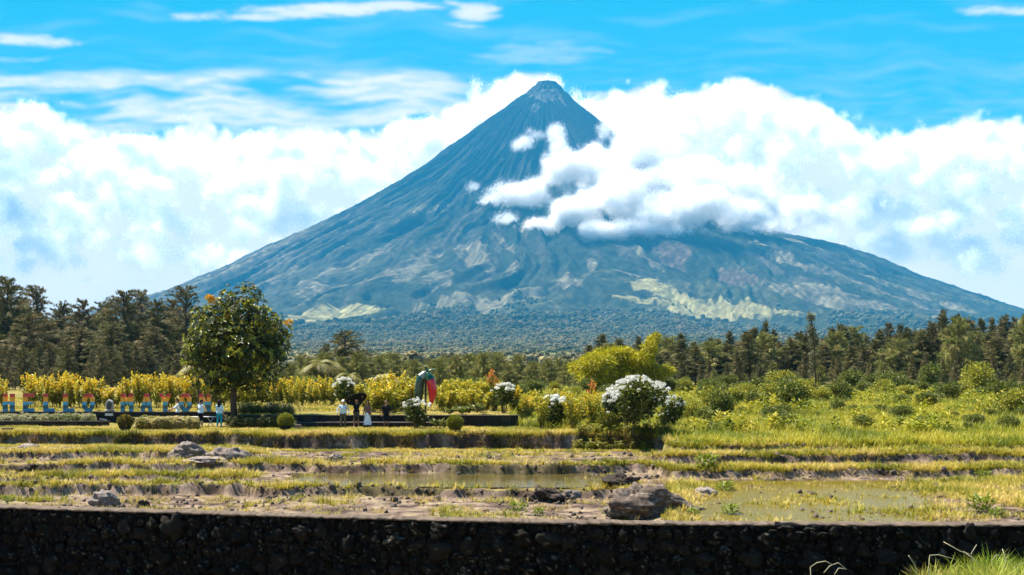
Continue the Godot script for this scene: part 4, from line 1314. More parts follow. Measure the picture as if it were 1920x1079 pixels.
	for i in 60:
		var s := rr(0.24, 1.0)
		var p := Vector3.ZERO.lerp(tip, s)
		var an := rr(0, TAU)
		var e := p + Vector3(cos(an), rr(0.2, 0.9), sin(an)) * rr(0.25, 0.95) * (1.15 - s * 0.85) * 1.1
		limb(wood, p, e, 0.02, 0.008, Vector3.ZERO, 3)
		for j in 15:
			var nd := (rand_dir() + Vector3(0, -0.3, 0)).normalized()
			a.blade(p.lerp(e, rr(0.4, 1.1)) + rand_dir() * 0.25, nd, nd.cross(rand_dir()).normalized(), Vector3(0, -0.6, 0), rr(0.2, 0.42), rr(0.02, 0.04), jit([Color(0.075, 0.075, 0.03), Color(0.11, 0.11, 0.035), Color(0.06, 0.062, 0.025)][rng.randi() % 3], 0.3))
	part("trunk", smooth_mesh(wood), M.bark, t)
	part("crown", mesh_of(a), M.leaf, t)
	# palms
	var pm := palm(3.4, 17, 2.6)
	for q in [[596, 150.0, 1.0, "tall coconut palm left of the lone casuarina"], [622, 152.0, 0.9, "coconut palm just behind the tall palm"], [658, 120.0, 0.62, "short golden palm before the lone casuarina"], [372, 110.0, 0.75, "pale palm showing behind the dense tree's left edge"], [572, 155.0, 0.7, "low coconut palm at the left of the palm group"]]:
		put(pm, q[0], q[1], Vector3.ONE * q[2] * (1.25 if q[0] == 372 else 1.0), q[3], "palm")

func build_far_wood() -> void:
	# the forest on the mountain's foot: crowns beyond counting
	var a := Acc.new()
	for i in 5:
		var c := Vector3(rr(-0.35, 0.35), 0.4 + rr(0, 0.35), rr(-0.35, 0.35))
		for j in 26:
			var d := rand_dir()
			var p := c + d * Vector3(0.5, 0.42, 0.5)
			var s := d.cross(rand_dir()).normalized()
			var q := s.cross(d)
			var k := 1.0 + rr(-0.3, 0.3)
			a.tri(p + s * 0.22, p - s * 0.13 + q * 0.2, p - s * 0.13 - q * 0.2, Color(k, k, k))
	var mesh := mesh_of(a)
	var where := []
	var tints := PackedColorArray()
	var open := []
	for p in PATCHES:
		if p[5] < 2:
			var c := on_cone(p[0], p[1])
			open.append([c.x, c.z, float(p[2]), float(p[3]), p[5] == 0])
	for i in 165000:
		var d := 620.0 + 6600.0 * pow(rng.randf(), 0.8)
		var x := rr(-0.43, 0.43) * d
		var clear := false
		if d > 1300.0:
			for p in open:
				var ex: float = (x - p[0]) / p[2]
				if absf(ex) > 1.2: continue
				var ez: float = (-d - p[1]) / p[3]
				if ex * ex + ez * ez < 1.3 or (p[4] and absf(ex) < 1.0 and ez > 0.0 and ez * p[3] < p[3] + 160.0):
					clear = true
					break
		if clear and rng.randf() < 0.97: continue
		if g_n.get_noise_2d(x * 0.05, d * 0.05) > 0.30 and rng.randf() < 0.9: continue   # clearings
		if d > 3000.0 and rng.randf() < smoothstep(5000.0, 7400.0, d + n_b.get_noise_2d(x * 2.2, -d * 2.2) * 2500.0): continue
		var h := 0.0
		if d < 1300.0: h = ground_h(x, d)
		else: h = cone_h(x, -d) + relief(x, -d) - 4.0
		var s := rr(2.6, 8.5) * (1.0 + d * 0.00016)
		where.append(Transform3D(Basis(Vector3.UP, rr(0, TAU)).scaled(Vector3(s, s * rr(0.8, 1.5), s)), Vector3(x, h - s * 0.15, -d)))
		var kind := clampf(0.5 + g_n.get_noise_2d(x * 0.03 + 700.0, d * 0.03) * 1.2, 0.0, 1.0)
		tints.append(jit(Color(0.10, 0.118, 0.05).lerp(Color(0.21, 0.185, 0.09), kind), 0.35))
	tag(flakes("far_forest", mesh, M.needle, where, tints), "hazy forest covering the foot of the volcano", "", "", "stuff")

# ---------------------------------------------------------------- people
class Body:
	var v := PackedVector3Array()
	var n := PackedVector3Array()
	var c := PackedColorArray()
	var idx := PackedInt32Array()
	func add(o: Body, t: Transform3D, tint := Color.WHITE) -> void:
		var b := v.size()
		for i in o.v.size():
			v.append(t * o.v[i])
			n.append((t.basis * o.n[i]).normalized())
			c.append(o.c[i] * tint)
		var flip := t.basis.determinant() < 0.0
		for i in range(0, o.idx.size(), 3):
			idx.append(b + o.idx[i])
			idx.append(b + o.idx[i + (2 if flip else 1)])
			idx.append(b + o.idx[i + (1 if flip else 2)])

func nets(bones: Array, cell: float, blend: float) -> Body:
	# one skin round tapered bones [from, to, radius, radius, colour, (flatten in z)], meshed as surface nets
	var lo := Vector3.ONE * 1e9
	var hi := -lo
	for b in bones:
		for e in 2:
			lo = lo.min(b[e] - Vector3.ONE * (maxf(b[2], b[3]) + cell * 3.0))
			hi = hi.max(b[e] + Vector3.ONE * (maxf(b[2], b[3]) + cell * 3.0))
	var nx := int((hi.x - lo.x) / cell) + 2
	var ny := int((hi.y - lo.y) / cell) + 2
	var nz := int((hi.z - lo.z) / cell) + 2
	var f := PackedFloat32Array()
	f.resize(nx * ny * nz)
	f.fill(1.0)
	var near := PackedFloat32Array()
	near.resize(f.size())
	near.fill(9.0)
	var who := PackedInt32Array()
	who.resize(f.size())
	for bi in bones.size():
		var b: Array = bones[bi]
		var p: Vector3 = b[0]
		var q: Vector3 = b[1]
		var fl: float = b[5] if b.size() > 5 else 1.0
		var r0: float = b[2]
		var r1: float = b[3]
		var pad := Vector3.ONE * (maxf(r0, r1) + blend + cell * 2.0)
		var a0 := Vector3i(((p.min(q) - pad - lo) / cell).max(Vector3.ZERO))
		var a1 := Vector3i((p.max(q) + pad - lo) / cell).min(Vector3i(nx - 1, ny - 1, nz - 1))
		var ax := q - p
		var l2 := maxf(ax.length_squared(), 1e-9)
		for z in range(a0.z, a1.z + 1):
			for y in range(a0.y, a1.y + 1):
				for x in range(a0.x, a1.x + 1):
					var w := lo + Vector3(x, y, z) * cell
					var t := clampf((w - p).dot(ax) / l2, 0.0, 1.0)
					var dv := w - p - ax * t
					dv.z /= fl
					var d := (dv.length() - lerpf(r0, r1, t)) * minf(1.0, fl)
					var i := x + nx * (y + ny * z)
					var e := f[i]
					var h := maxf(blend - absf(e - d), 0.0) / blend
					f[i] = minf(e, d) - h * h * blend * 0.25
					if d < near[i]:
						near[i] = d
						who[i] = bi
	var out := Body.new()
	var at := PackedInt32Array()
	at.resize(f.size())
	at.fill(-1)
	var sx := 1
	var sy := nx
	var sz := nx * ny
	for z in nz - 1:
		for y in ny - 1:
			for x in nx - 1:
				var i := x + nx * (y + ny * z)
				var inside := 0
				var best := 9.0
				var bw := 0
				for k in 8:
					var j := i + (sx if k & 1 else 0) + (sy if k & 2 else 0) + (sz if k & 4 else 0)
					if f[j] < 0.0: inside += 1
					if near[j] < best:
						best = near[j]
						bw = who[j]
				if inside == 0 or inside == 8: continue
				var s := Vector3.ZERO
				var m := 0
				for e in [[0, 1], [2, 3], [4, 5], [6, 7], [0, 2], [1, 3], [4, 6], [5, 7], [0, 4], [1, 5], [2, 6], [3, 7]]:
					var j0: int = i + (sx if e[0] & 1 else 0) + (sy if e[0] & 2 else 0) + (sz if e[0] & 4 else 0)
					var j1: int = i + (sx if e[1] & 1 else 0) + (sy if e[1] & 2 else 0) + (sz if e[1] & 4 else 0)
					if (f[j0] < 0.0) == (f[j1] < 0.0): continue
					var t := f[j0] / (f[j0] - f[j1])
					var c0 := Vector3(e[0] & 1, (e[0] >> 1) & 1, (e[0] >> 2) & 1)
					var c1 := Vector3(e[1] & 1, (e[1] >> 1) & 1, (e[1] >> 2) & 1)
					s += c0.lerp(c1, t)
					m += 1
				at[i] = out.v.size()
				out.v.append(lo + (Vector3(x, y, z) + s / m) * cell)
				out.n.append(Vector3(f[i + sx] - f[i], f[i + sy] - f[i], f[i + sz] - f[i]).normalized())
				out.c.append(bones[bw][4])
	for z in range(1, nz - 1):
		for y in range(1, ny - 1):
			for x in range(1, nx - 1):
				var i := x + nx * (y + ny * z)
				for ax in 3:
					var st: int = [sx, sy, sz][ax]
					if (f[i] < 0.0) == (f[i + st] < 0.0): continue
					var u: int = [sy, sz, sx][ax]
					var w: int = [sz, sx, sy][ax]
					var a := at[i]
					var b := at[i - u]
					var c := at[i - u - w]
					var d := at[i - w]
					if a < 0 or b < 0 or c < 0 or d < 0: continue
					if f[i] < 0.0:
						for k in [a, c, b, a, d, c]: out.idx.append(k)
					else:
						for k in [a, b, c, a, c, d]: out.idx.append(k)
	return out

func body_mesh(b: Body) -> ArrayMesh:
	return arr(b.v, b.c, b.idx, b.n)

var head_b: Body
var hand_b: Body
const SKIN := Color(0.34, 0.19, 0.12)

func make_body_parts() -> void:
	var k := SKIN
	# the head looks along +z, its chin at the origin
	var h := [[Vector3(0, 0.14, -0.012), Vector3(0, 0.135, 0.012), 0.088, 0.088, k], [Vector3(0, 0.03, 0.03), Vector3(0, 0.07, 0.032), 0.048, 0.062, k],
		[Vector3(0, 0.075, 0.098), Vector3(0, 0.108, 0.088), 0.014, 0.009, k], [Vector3(0, -0.08, -0.02), Vector3(0, 0.06, -0.01), 0.052, 0.05, k],
		[Vector3(-0.086, 0.085, -0.012), Vector3(-0.088, 0.115, -0.016), 0.014, 0.017, k], [Vector3(0.086, 0.085, -0.012), Vector3(0.088, 0.115, -0.016), 0.014, 0.017, k],
		[Vector3(-0.034, 0.117, 0.086), Vector3(-0.034, 0.117, 0.088), 0.008, 0.008, Color(0.02, 0.015, 0.012)], [Vector3(0.034, 0.117, 0.086), Vector3(0.034, 0.117, 0.088), 0.008, 0.008, Color(0.02, 0.015, 0.012)],
		[Vector3(-0.02, 0.045, 0.083), Vector3(0.02, 0.045, 0.083), 0.008, 0.008, Color(0.25, 0.08, 0.07)]]
	head_b = nets(h, 0.009, 0.022)
	# a slightly curled right hand hanging down -y, palm towards -x, thumb towards +z
	var f := [[Vector3(0, -0.005, 0), Vector3(0, -0.075, 0.004), 0.022, 0.026, k, 1.35]]
	var fin := [[-0.030, 0.060, 0.0072], [-0.010, 0.074, 0.0080], [0.011, 0.078, 0.0082], [0.031, 0.070, 0.0080]]
	for q in fin:
		var p0 := Vector3(0, -0.078, q[0])
		var p1 := p0 + Vector3(-0.010, -q[1] * 0.5, q[0] * 0.12)
		var p2 := p1 + Vector3(-0.022, -q[1] * 0.42, 0)
		f.append([p0, p1, q[2] + 0.001, q[2], k])
		f.append([p1, p2, q[2], q[2] - 0.0015, k])
	f.append([Vector3(-0.004, -0.022, 0.026), Vector3(-0.018, -0.055, 0.046), 0.012, 0.0098, k])
	f.append([Vector3(-0.018, -0.055, 0.046), Vector3(-0.026, -0.084, 0.048), 0.0098, 0.008, k])
	hand_b = nets(f, 0.0055, 0.008)

func person(label: String, u: float, d: float, face: float, tall: float, o: Dictionary) -> Node3D:
	# joints in the body's own axes: it looks along +z, y up; o holds clothing colours and where the hands are
	var x := (u - 960.0) / F * d
	var t := thing("person", label, "person", Vector3(x, ground_h(x, d) + 0.005, -d), face)
	var top: Color = o.top
	var leg: Color = o.leg
	var sleeve: Color = o.get("sleeve", top)
	var shin: Color = o.get("shin", leg)
	var shoe: Color = o.get("shoe", Color(0.05, 0.045, 0.04))
	var fore: Color = o.get("fore", SKIN)
	var w: float = o.get("wide", 1.0)
	var bones := []
	var hip := Vector3(0, 0.90, 0)
	var neck := Vector3(0, 1.42, -0.01)
	bones.append([Vector3(-0.07 * w, 0.92, 0), Vector3(0.07 * w, 0.92, 0), 0.105, 0.105, leg, 0.9])
	bones.append([Vector3(0, 1.00, 0.005), Vector3(0, 1.20, 0.01), 0.125 * w, 0.135 * w, top, 0.78])
	bones.append([Vector3(-0.06, 1.22, 0.0), Vector3(0.06, 1.22, 0.0), 0.125 * w, 0.125 * w, top, 0.78])
	bones.append([Vector3(-0.13 * w, 1.35, -0.01), Vector3(0.13 * w, 1.35, -0.01), 0.07, 0.07, top, 0.9])
	bones.append([Vector3(-0.08 * w, 0.97, 0), Vector3(0.08 * w, 0.97, 0), 0.115 * w, 0.115 * w, top, 0.85])
	bones.append([Vector3(0, 1.36, -0.01), neck + Vector3(0, 0.07, 0), 0.062, 0.052, SKIN])
	for s in [-1.0, 1.0]:
		var ft: float = o.get("stride", 0.0) * s
		var hp := Vector3(0.088 * s * w, 0.88, 0)
		var kn := Vector3((0.095 + 0.02) * s, 0.48, 0.02 + ft * 0.5)
		var an := Vector3((0.10 + 0.03) * s, 0.075, -0.02 + ft)
		bones.append([hp, kn, 0.095 * w, 0.062, leg])
		bones.append([kn, an, 0.060, 0.04, shin])
		bones.append([kn + Vector3(0, -0.08, -0.012), kn + Vector3(0, -0.2, -0.02), 0.058, 0.05, shin])
		bones.append([an + Vector3(0, -0.03, -0.03), an + Vector3(0.02 * s, -0.045, 0.13), 0.038, 0.032, shoe])
		var sh := Vector3(0.185 * s * w, 1.355, -0.01)
		var hand: Vector3 = o["left" if s > 0 else "right"]
		var arm := 0.285
		var fa := 0.255
		var to := hand - sh
		var l := minf(to.length(), arm + fa - 0.005)
		hand = sh + to.normalized() * l
		var a := (arm * arm - fa * fa + l * l) / (2.0 * l)
		var hh := sqrt(maxf(arm * arm - a * a, 0.0))
		var out := Vector3(0.5 * s, -0.25, -0.8)
		out = (out - to.normalized() * out.dot(to.normalized())).normalized()
		var el := sh + to.normalized() * a + out * hh
		bones.append([sh, el, 0.056, 0.045, sleeve])
		bones.append([el, hand, 0.041, 0.027, fore])
		var dn := (hand - el).normalized()
		var zz := Vector3(0, 0, 1)
		if absf(dn.z) > 0.85: zz = Vector3(0, 1, 0)
		var bx := (-dn).cross(zz).normalized()
		var bz := bx.cross(-dn).normalized()
		o["hand_t%d" % int(s)] = Transform3D(Basis(bx * (1.0 if s < 0.0 else -1.0), -dn, bz), hand - dn * 0.008)
	var b := nets(bones, 0.02, 0.045)
	b.add(hand_b, o["hand_t-1"])
	b.add(hand_b, o["hand_t1"])
	var tilt: float = o.get("nod", 0.0)
	b.add(head_b, Transform3D(Basis.from_euler(Vector3(tilt, o.get("look", 0.0), 0)), neck + Vector3(0, 0.065, 0.012)))
	var hb := Transform3D(Basis.from_euler(Vector3(tilt, o.get("look", 0.0), 0)), neck + Vector3(0, 0.065, 0.012))
	part("body", body_mesh(b), M.person, t)
	# hair
	var hc: Color = o.get("hair", Color(0.014, 0.011, 0.010))
	var hair := [[Vector3(0, 0.158, -0.022), Vector3(0, 0.152, -0.002), 0.092, 0.090, hc], [Vector3(0, 0.10, -0.05), Vector3(0, 0.14, -0.045), 0.07, 0.075, hc]]
	if o.get("long", false):
		hair.append([Vector3(-0.03, 0.12, -0.065), Vector3(-0.04, -0.17, -0.085), 0.062, 0.045, hc])
		hair.append([Vector3(0.03, 0.12, -0.065), Vector3(0.04, -0.17, -0.085), 0.062, 0.045, hc])
		hair.append([Vector3(-0.075, 0.12, -0.02), Vector3(-0.082, -0.08, -0.03), 0.03, 0.03, hc])
		hair.append([Vector3(0.075, 0.12, -0.02), Vector3(0.082, -0.08, -0.03), 0.03, 0.03, hc])
	var hm := Body.new()
	hm.add(nets(hair, 0.012, 0.03), hb)
	part("hair", body_mesh(hm), M.person, t)
	if o.has("cap"):
		var cap := [[Vector3(0, 0.165, -0.015), Vector3(0, 0.172, 0.0), 0.097, 0.094, o.cap], [Vector3(-0.04, 0.160, 0.10), Vector3(0.04, 0.160, 0.10), 0.022, 0.022, o.cap], [Vector3(-0.03, 0.158, 0.135), Vector3(0.03, 0.158, 0.135), 0.016, 0.016, o.cap]]
		var cm := Body.new()
		cm.add(nets(cap, 0.012, 0.03), hb)
		part("cap", body_mesh(cm), M.person, t)
	if o.has("skirt"):
		var a2 := Acc.new()
		var pts := []
		for j in 11:
			var y := lerpf(1.0, 0.24, j / 10.0)
			var ring := []
			for i in 40:
				var an := TAU * i / 40.0
				var r := lerpf(0.125, 0.235, pow(j / 10.0, 0.8)) * (1.0 + 0.09 * sin(an * 7.0 + 0.6) * j / 10.0)
				ring.append(Vector3(cos(an) * r * 1.08, y, sin(an) * r * 0.92))
			pts.append(ring)
		for j in 10:
			for i in 40:
				var i2 := (i + 1) % 40
				a2.quad(pts[j][i], pts[j][i2], pts[j + 1][i2], pts[j + 1][i], o.skirt)
		part("skirt", smooth_mesh(a2), M.person, t)
	t.scale = Vector3.ONE * tall / 1.68
	return t

func build_people() -> void:
	vmat("person", 0.8, 0.3)
	make_body_parts()
	var white := Color(0.62, 0.66, 0.72)
	var sky := Color(0.42, 0.60, 0.72)
	var black := Color(0.010, 0.010, 0.012)
	var khaki := Color(0.10, 0.085, 0.055)
	person("person in a loose white shirt facing left, leftmost of the garden visitors", 333, 75.2, -PI / 2 + 0.25, 1.68, {"top": white, "leg": black, "left": Vector3(0.12, 1.05, 0.42), "right": Vector3(-0.12, 1.07, 0.44), "nod": 0.35, "wide": 1.1})
	person("person in a pale shirt and dark shorts looking down at folded hands", 376, 74.4, 2.5, 1.62, {"top": Color(0.5, 0.62, 0.72), "leg": black, "shin": SKIN, "left": Vector3(0.05, 1.18, 0.30), "right": Vector3(-0.06, 1.14, 0.30), "nod": 0.4, "wide": 1.1})
	person("long-haired person in a light blue top and teal trousers by the tree", 411, 73.8, 2.9, 1.6, {"top": sky, "leg": Color(0.02, 0.26, 0.36), "long": true, "left": Vector3(0.10, 1.15, 0.28), "right": Vector3(-0.25, 0.82, 0.05), "wide": 1.02})
	person("person in a white cap, pale long-sleeved shirt and khaki trousers", 643, 74.0, 0.15, 1.6, {"top": Color(0.5, 0.62, 0.74), "fore": Color(0.5, 0.62, 0.74), "leg": khaki, "cap": Color(0.75, 0.70, 0.66), "left": Vector3(0.32, 0.92, 0.04), "right": Vector3(-0.34, 0.92, 0.02), "wide": 1.12})
	person("person dressed in black lifting a large black disc overhead", 668, 74.2, 0.1, 1.66, {"top": black, "fore": black, "leg": khaki * 0.8, "shin": SKIN * 0.8, "left": Vector3(0.36, 1.78, 0.04), "right": Vector3(-0.40, 1.58, 0.04), "nod": 0.1, "shoe": Color(0.5, 0.5, 0.48)})
	person("long-haired person in a brown top and long white skirt", 689, 73.8, -0.35, 1.56, {"top": Color(0.15, 0.085, 0.075), "leg": SKIN, "long": true, "left": Vector3(0.26, 0.85, 0.10), "right": Vector3(-0.16, 0.95, 0.24), "skirt": Color(0.68, 0.71, 0.76), "wide": 0.95})
	person("person in a black shirt standing at the right of the group", 724, 74.4, 0.1, 1.58, {"top": black, "leg": black, "shin": SKIN * 0.6, "left": Vector3(0.27, 0.82, 0.06), "right": Vector3(-0.27, 0.82, 0.06), "hair": Color(0.05, 0.03, 0.02)})
	# the disc: a collapsible reflector, held up at a slant
	var a := Acc.new()
	var n := 40
	for i in n:
		var p := TAU * i / n
		var q := TAU * (i + 1) / n
		var e0 := Vector3(cos(p), 0, sin(p))
		var e1 := Vector3(cos(q), 0, sin(q))
		a.tri(Vector3(0, 0.012, 0), e0 * 0.62 + Vector3(0, 0.006, 0), e1 * 0.62 + Vector3(0, 0.006, 0), black)
		a.tri(Vector3(0, -0.012, 0), e1 * 0.62 - Vector3(0, 0.006, 0), e0 * 0.62 - Vector3(0, 0.006, 0), black)
	var px := (668 - 960.0) / F * 74.2
	var t := thing("reflector_disc", "large black oval disc held up at a slant over the group", "disc", Vector3(px - 0.0, 1.70, -74.2))
	var cloth := part("cloth", mesh_of(a), M.person, t)
	var rim := Acc.new()
	var pts := []
	var rad := []
	for i in n + 1:
		pts.append(Vector3(cos(TAU * i / n), 0, sin(TAU * i / n)) * 0.625)
		rad.append(0.013)
	tube(rim, pts, rad, 6, Color(0.02, 0.02, 0.02), false)
	part("rim", smooth_mesh(rim), M.person, t)
	t.rotation = Vector3(-0.50, 0, 0.36)

# ---------------------------------------------------------------- the garden
func band_color(y: float) -> Color:
	for b in [[0.16, Color(0.01, 0.20, 0.38)], [0.36, Color(0.01, 0.075, 0.11)], [0.55, Color(0.06, 0.33, 0.52)], [0.80, Color(0.72, 0.32, 0.01)], [0.89, Color(0.55, 0.08, 0.02)], [2.0, Color(0.42, 0.012, 0.03)]]:
		if y < b[0]: return b[1]
	return Color.WHITE

# strokes of each letter as corner lists, on a field 0..w by 0..1
const LETTERS := {
	"H": [[[0, 0], [0.24, 0], [0.24, 1], [0, 1]], [[0.46, 0], [0.70, 0], [0.70, 1], [0.46, 1]], [[0.24, 0.40], [0.46, 0.40], [0.46, 0.60], [0.24, 0.60]]],
	"E": [[[0, 0], [0.24, 0], [0.24, 1], [0, 1]], [[0.24, 0], [0.66, 0], [0.66, 0.18], [0.24, 0.18]], [[0.24, 0.41], [0.55, 0.41], [0.55, 0.59], [0.24, 0.59]], [[0.24, 0.82], [0.66, 0.82], [0.66, 1], [0.24, 1]]],
	"L": [[[0, 0], [0.24, 0], [0.24, 1], [0, 1]], [[0.24, 0], [0.66, 0], [0.66, 0.18], [0.24, 0.18]]],
	"O": [[[0.2, 0], [0.54, 0], [0.44, 0.2], [0.3, 0.2]], [[0.54, 0], [0.74, 0.25], [0.51, 0.32], [0.44, 0.2]], [[0.74, 0.25], [0.74, 0.75], [0.51, 0.68], [0.51, 0.32]], [[0.74, 0.75], [0.54, 1], [0.44, 0.8], [0.51, 0.68]], [[0.54, 1], [0.2, 1], [0.3, 0.8], [0.44, 0.8]], [[0.2, 1], [0, 0.75], [0.23, 0.68], [0.3, 0.8]], [[0, 0.75], [0, 0.25], [0.23, 0.32], [0.23, 0.68]], [[0, 0.25], [0.2, 0], [0.3, 0.2], [0.23, 0.32]]],
	"M": [[[0, 0], [0.22, 0], [0.22, 1], [0, 1]], [[0.54, 0], [0.76, 0], [0.76, 1], [0.54, 1]], [[0.22, 0.62], [0.38, 0.36], [0.38, 0.66], [0.22, 0.98]], [[0.38, 0.36], [0.54, 0.62], [0.54, 0.98], [0.38, 0.66]]],
	"A": [[[0, 0], [0.22, 0], [0.37, 0.75], [0.25, 1]], [[0.52, 0], [0.74, 0], [0.49, 1], [0.37, 0.75]], [[0.25, 1], [0.37, 0.75], [0.49, 1]], [[0.265, 0.22], [0.475, 0.22], [0.44, 0.40], [0.30, 0.40]]],
	"Y": [[[0.25, 0], [0.49, 0], [0.49, 0.46], [0.25, 0.46]], [[0.25, 0.46], [0.37, 0.46], [0.37, 0.66], [0.22, 1], [0, 1]], [[0.37, 0.46], [0.49, 0.46], [0.74, 1], [0.52, 1], [0.37, 0.66]]],
	"N": [[[0, 0], [0.22, 0], [0.22, 1], [0, 1]], [[0.50, 0], [0.72, 0], [0.72, 1], [0.50, 1]], [[0.22, 0.66], [0.50, 0.04], [0.50, 0.36], [0.22, 0.98]]]}

func letter(ch: String, u: float, d: float, h: float, y: float, label: String) -> void:
	var x := (u - 960.0) / F * d
	var t := thing("letter_" + ch.to_lower(), label, "letter", Vector3(x, y, -d), 0.0, "painted letters of the garden sign")
	var cuts := [0.0, 0.16, 0.36, 0.55, 0.80, 0.89, 1.01]
	for b in 6:
		var a := Acc.new()
		var col := band_color((cuts[b] + cuts[b + 1]) * 0.5)
		for s in LETTERS[ch]:
			var poly := PackedVector2Array()
			for p in s: poly.append(Vector2(p[0], p[1]))
			var strip := PackedVector2Array([Vector2(-1, cuts[b]), Vector2(2, cuts[b]), Vector2(2, cuts[b + 1]), Vector2(-1, cuts[b + 1])])
			for piece in Geometry2D.intersect_polygons(poly, strip):
				var tri := Geometry2D.triangulate_polygon(piece)
				var mid := Vector2.ZERO
				for p in piece: mid += p / piece.size()
				var c := Vector3((mid.x - 0.36) * h * 0.88, mid.y * h, 0)
				for i in range(0, tri.size(), 3):
					for z in [0.13, -0.13]:
						var q := []
						for k in 3: q.append(Vector3((piece[tri[i + k]].x - 0.36) * h * 0.88, piece[tri[i + k]].y * h, z))
						out_tri(a, q[0], q[1], q[2], c, col)
				for i in piece.size():
					var p: Vector2 = piece[i]
					var q: Vector2 = piece[(i + 1) % piece.size()]
					out_quad(a, Vector3((p.x - 0.36) * h * 0.88, p.y * h, 0.13), Vector3((q.x - 0.36) * h * 0.88, q.y * h, 0.13), Vector3((q.x - 0.36) * h * 0.88, q.y * h, -0.13), Vector3((p.x - 0.36) * h * 0.88, p.y * h, -0.13), c, col)
		part("colour_band", mesh_of(a), M.paint, t)

func low_wall(called: String, label: String, u0: float, u1: float, d: float, y0: float, y1: float, thick: float, k: Color, cope: Color, n: int) -> void:
	# a retaining wall of dressed blocks under a coping
	var x0 := (u0 - 960.0) / F * d
	var x1 := (u1 - 960.0) / F * d
	var t := thing(called, label, "wall", Vector3((x0 + x1) * 0.5, y0, -d))
	var w := (x1 - x0) / n
	var variants := []
	for i in 4:
		var a := Acc.new()
		box(a, Vector3(-w * 0.5 + 0.006, 0, -thick * 0.5), Vector3(w * 0.5 - 0.006, (y1 - y0 - 0.05) * 0.5 - 0.004, thick * 0.5), jit(k, 0.3), 0.015)
		variants.append(mesh_of(a))
	for r in 2:
		for i in n:
			var o := part("block", variants[rng.randi() % 4], M.block, t)
			o.position = Vector3(x0 - (x0 + x1) * 0.5 + w * (i + 0.5), r * (y1 - y0 - 0.05) * 0.5, rr(-0.012, 0.012))
	var a2 := Acc.new()
	box(a2, Vector3((x0 - x1) * 0.5 - 0.04, y1 - y0 - 0.05, -thick * 0.5 - 0.04), Vector3((x1 - x0) * 0.5 + 0.04, y1 - y0, thick * 0.5 + 0.04), cope, 0.012)
	part("coping", mesh_of(a2), M.block, t)

func topiary(u: float, d: float, r: float, label: String, tones: Array, pot := true) -> void:
	var x := (u - 960.0) / F * d
	var t := thing("potted_shrub", label, "shrub", Vector3(x, ground_h(x, d), -d))
	var lift := 0.0
	if pot:
		var a := Acc.new()
		var prof := [[0.62, 0.0], [0.78, 0.35], [0.92, 0.62], [0.95, 0.72], [0.84, 0.72]]
		for i in prof.size() - 1:
			for j in 20:
				var p := TAU * j / 20.0
				var q := TAU * (j + 1) / 20.0
				var e0 := Vector3(cos(p), 0, sin(p))
				var e1 := Vector3(cos(q), 0, sin(q))
				var lo: Array = prof[i]
				var hi: Array = prof[i + 1]
				a.quad(e0 * lo[0] * r * 0.8 + Vector3(0, lo[1] * r, 0), e0 * hi[0] * r * 0.8 + Vector3(0, hi[1] * r, 0), e1 * hi[0] * r * 0.8 + Vector3(0, hi[1] * r, 0), e1 * lo[0] * r * 0.8 + Vector3(0, lo[1] * r, 0), Color(0.02, 0.018, 0.016))
		part("pot", smooth_mesh(a), M.block, t)
		lift = r * 0.55
	var lf := Acc.new()
	leaves(lf, Vector3(0, lift + r * 0.85, 0), Vector3(r, r * 0.85, r), 2600, 0.085, 0.028, tones, 0.25)
	part("foliage", mesh_of(lf), M.leaf, t)

func chilli(pts: Array, rad: Array, k: Color) -> ArrayMesh:
	var a := Acc.new()
	var p := []
	var r := []
	for i in 25:
		var t := i / 24.0 * (pts.size() - 1)
		var j := mini(int(t), pts.size() - 2)
		var f := t - j
		var p0: Vector3 = pts[maxi(j - 1, 0)]
		var p3: Vector3 = pts[mini(j + 2, pts.size() - 1)]
		p.append((pts[j] as Vector3).cubic_interpolate(pts[j + 1], p0, p3, f))
		r.append(maxf(cubic_interpolate(rad[j], rad[j + 1], rad[maxi(j - 1, 0)], rad[mini(j + 2, rad.size() - 1)], f), 0.004))
	tube(a, p, r, 22, k)
	return smooth_mesh(a)

func bed_edge(x: float, d: float, mid: float, half: float) -> float:
	return 1.0 - smoothstep(half * 0.75, half * 1.1, absf(960.0 + x / d * F - mid) + g_f.get_noise_2d(x * 2.0, d) * 14.0)

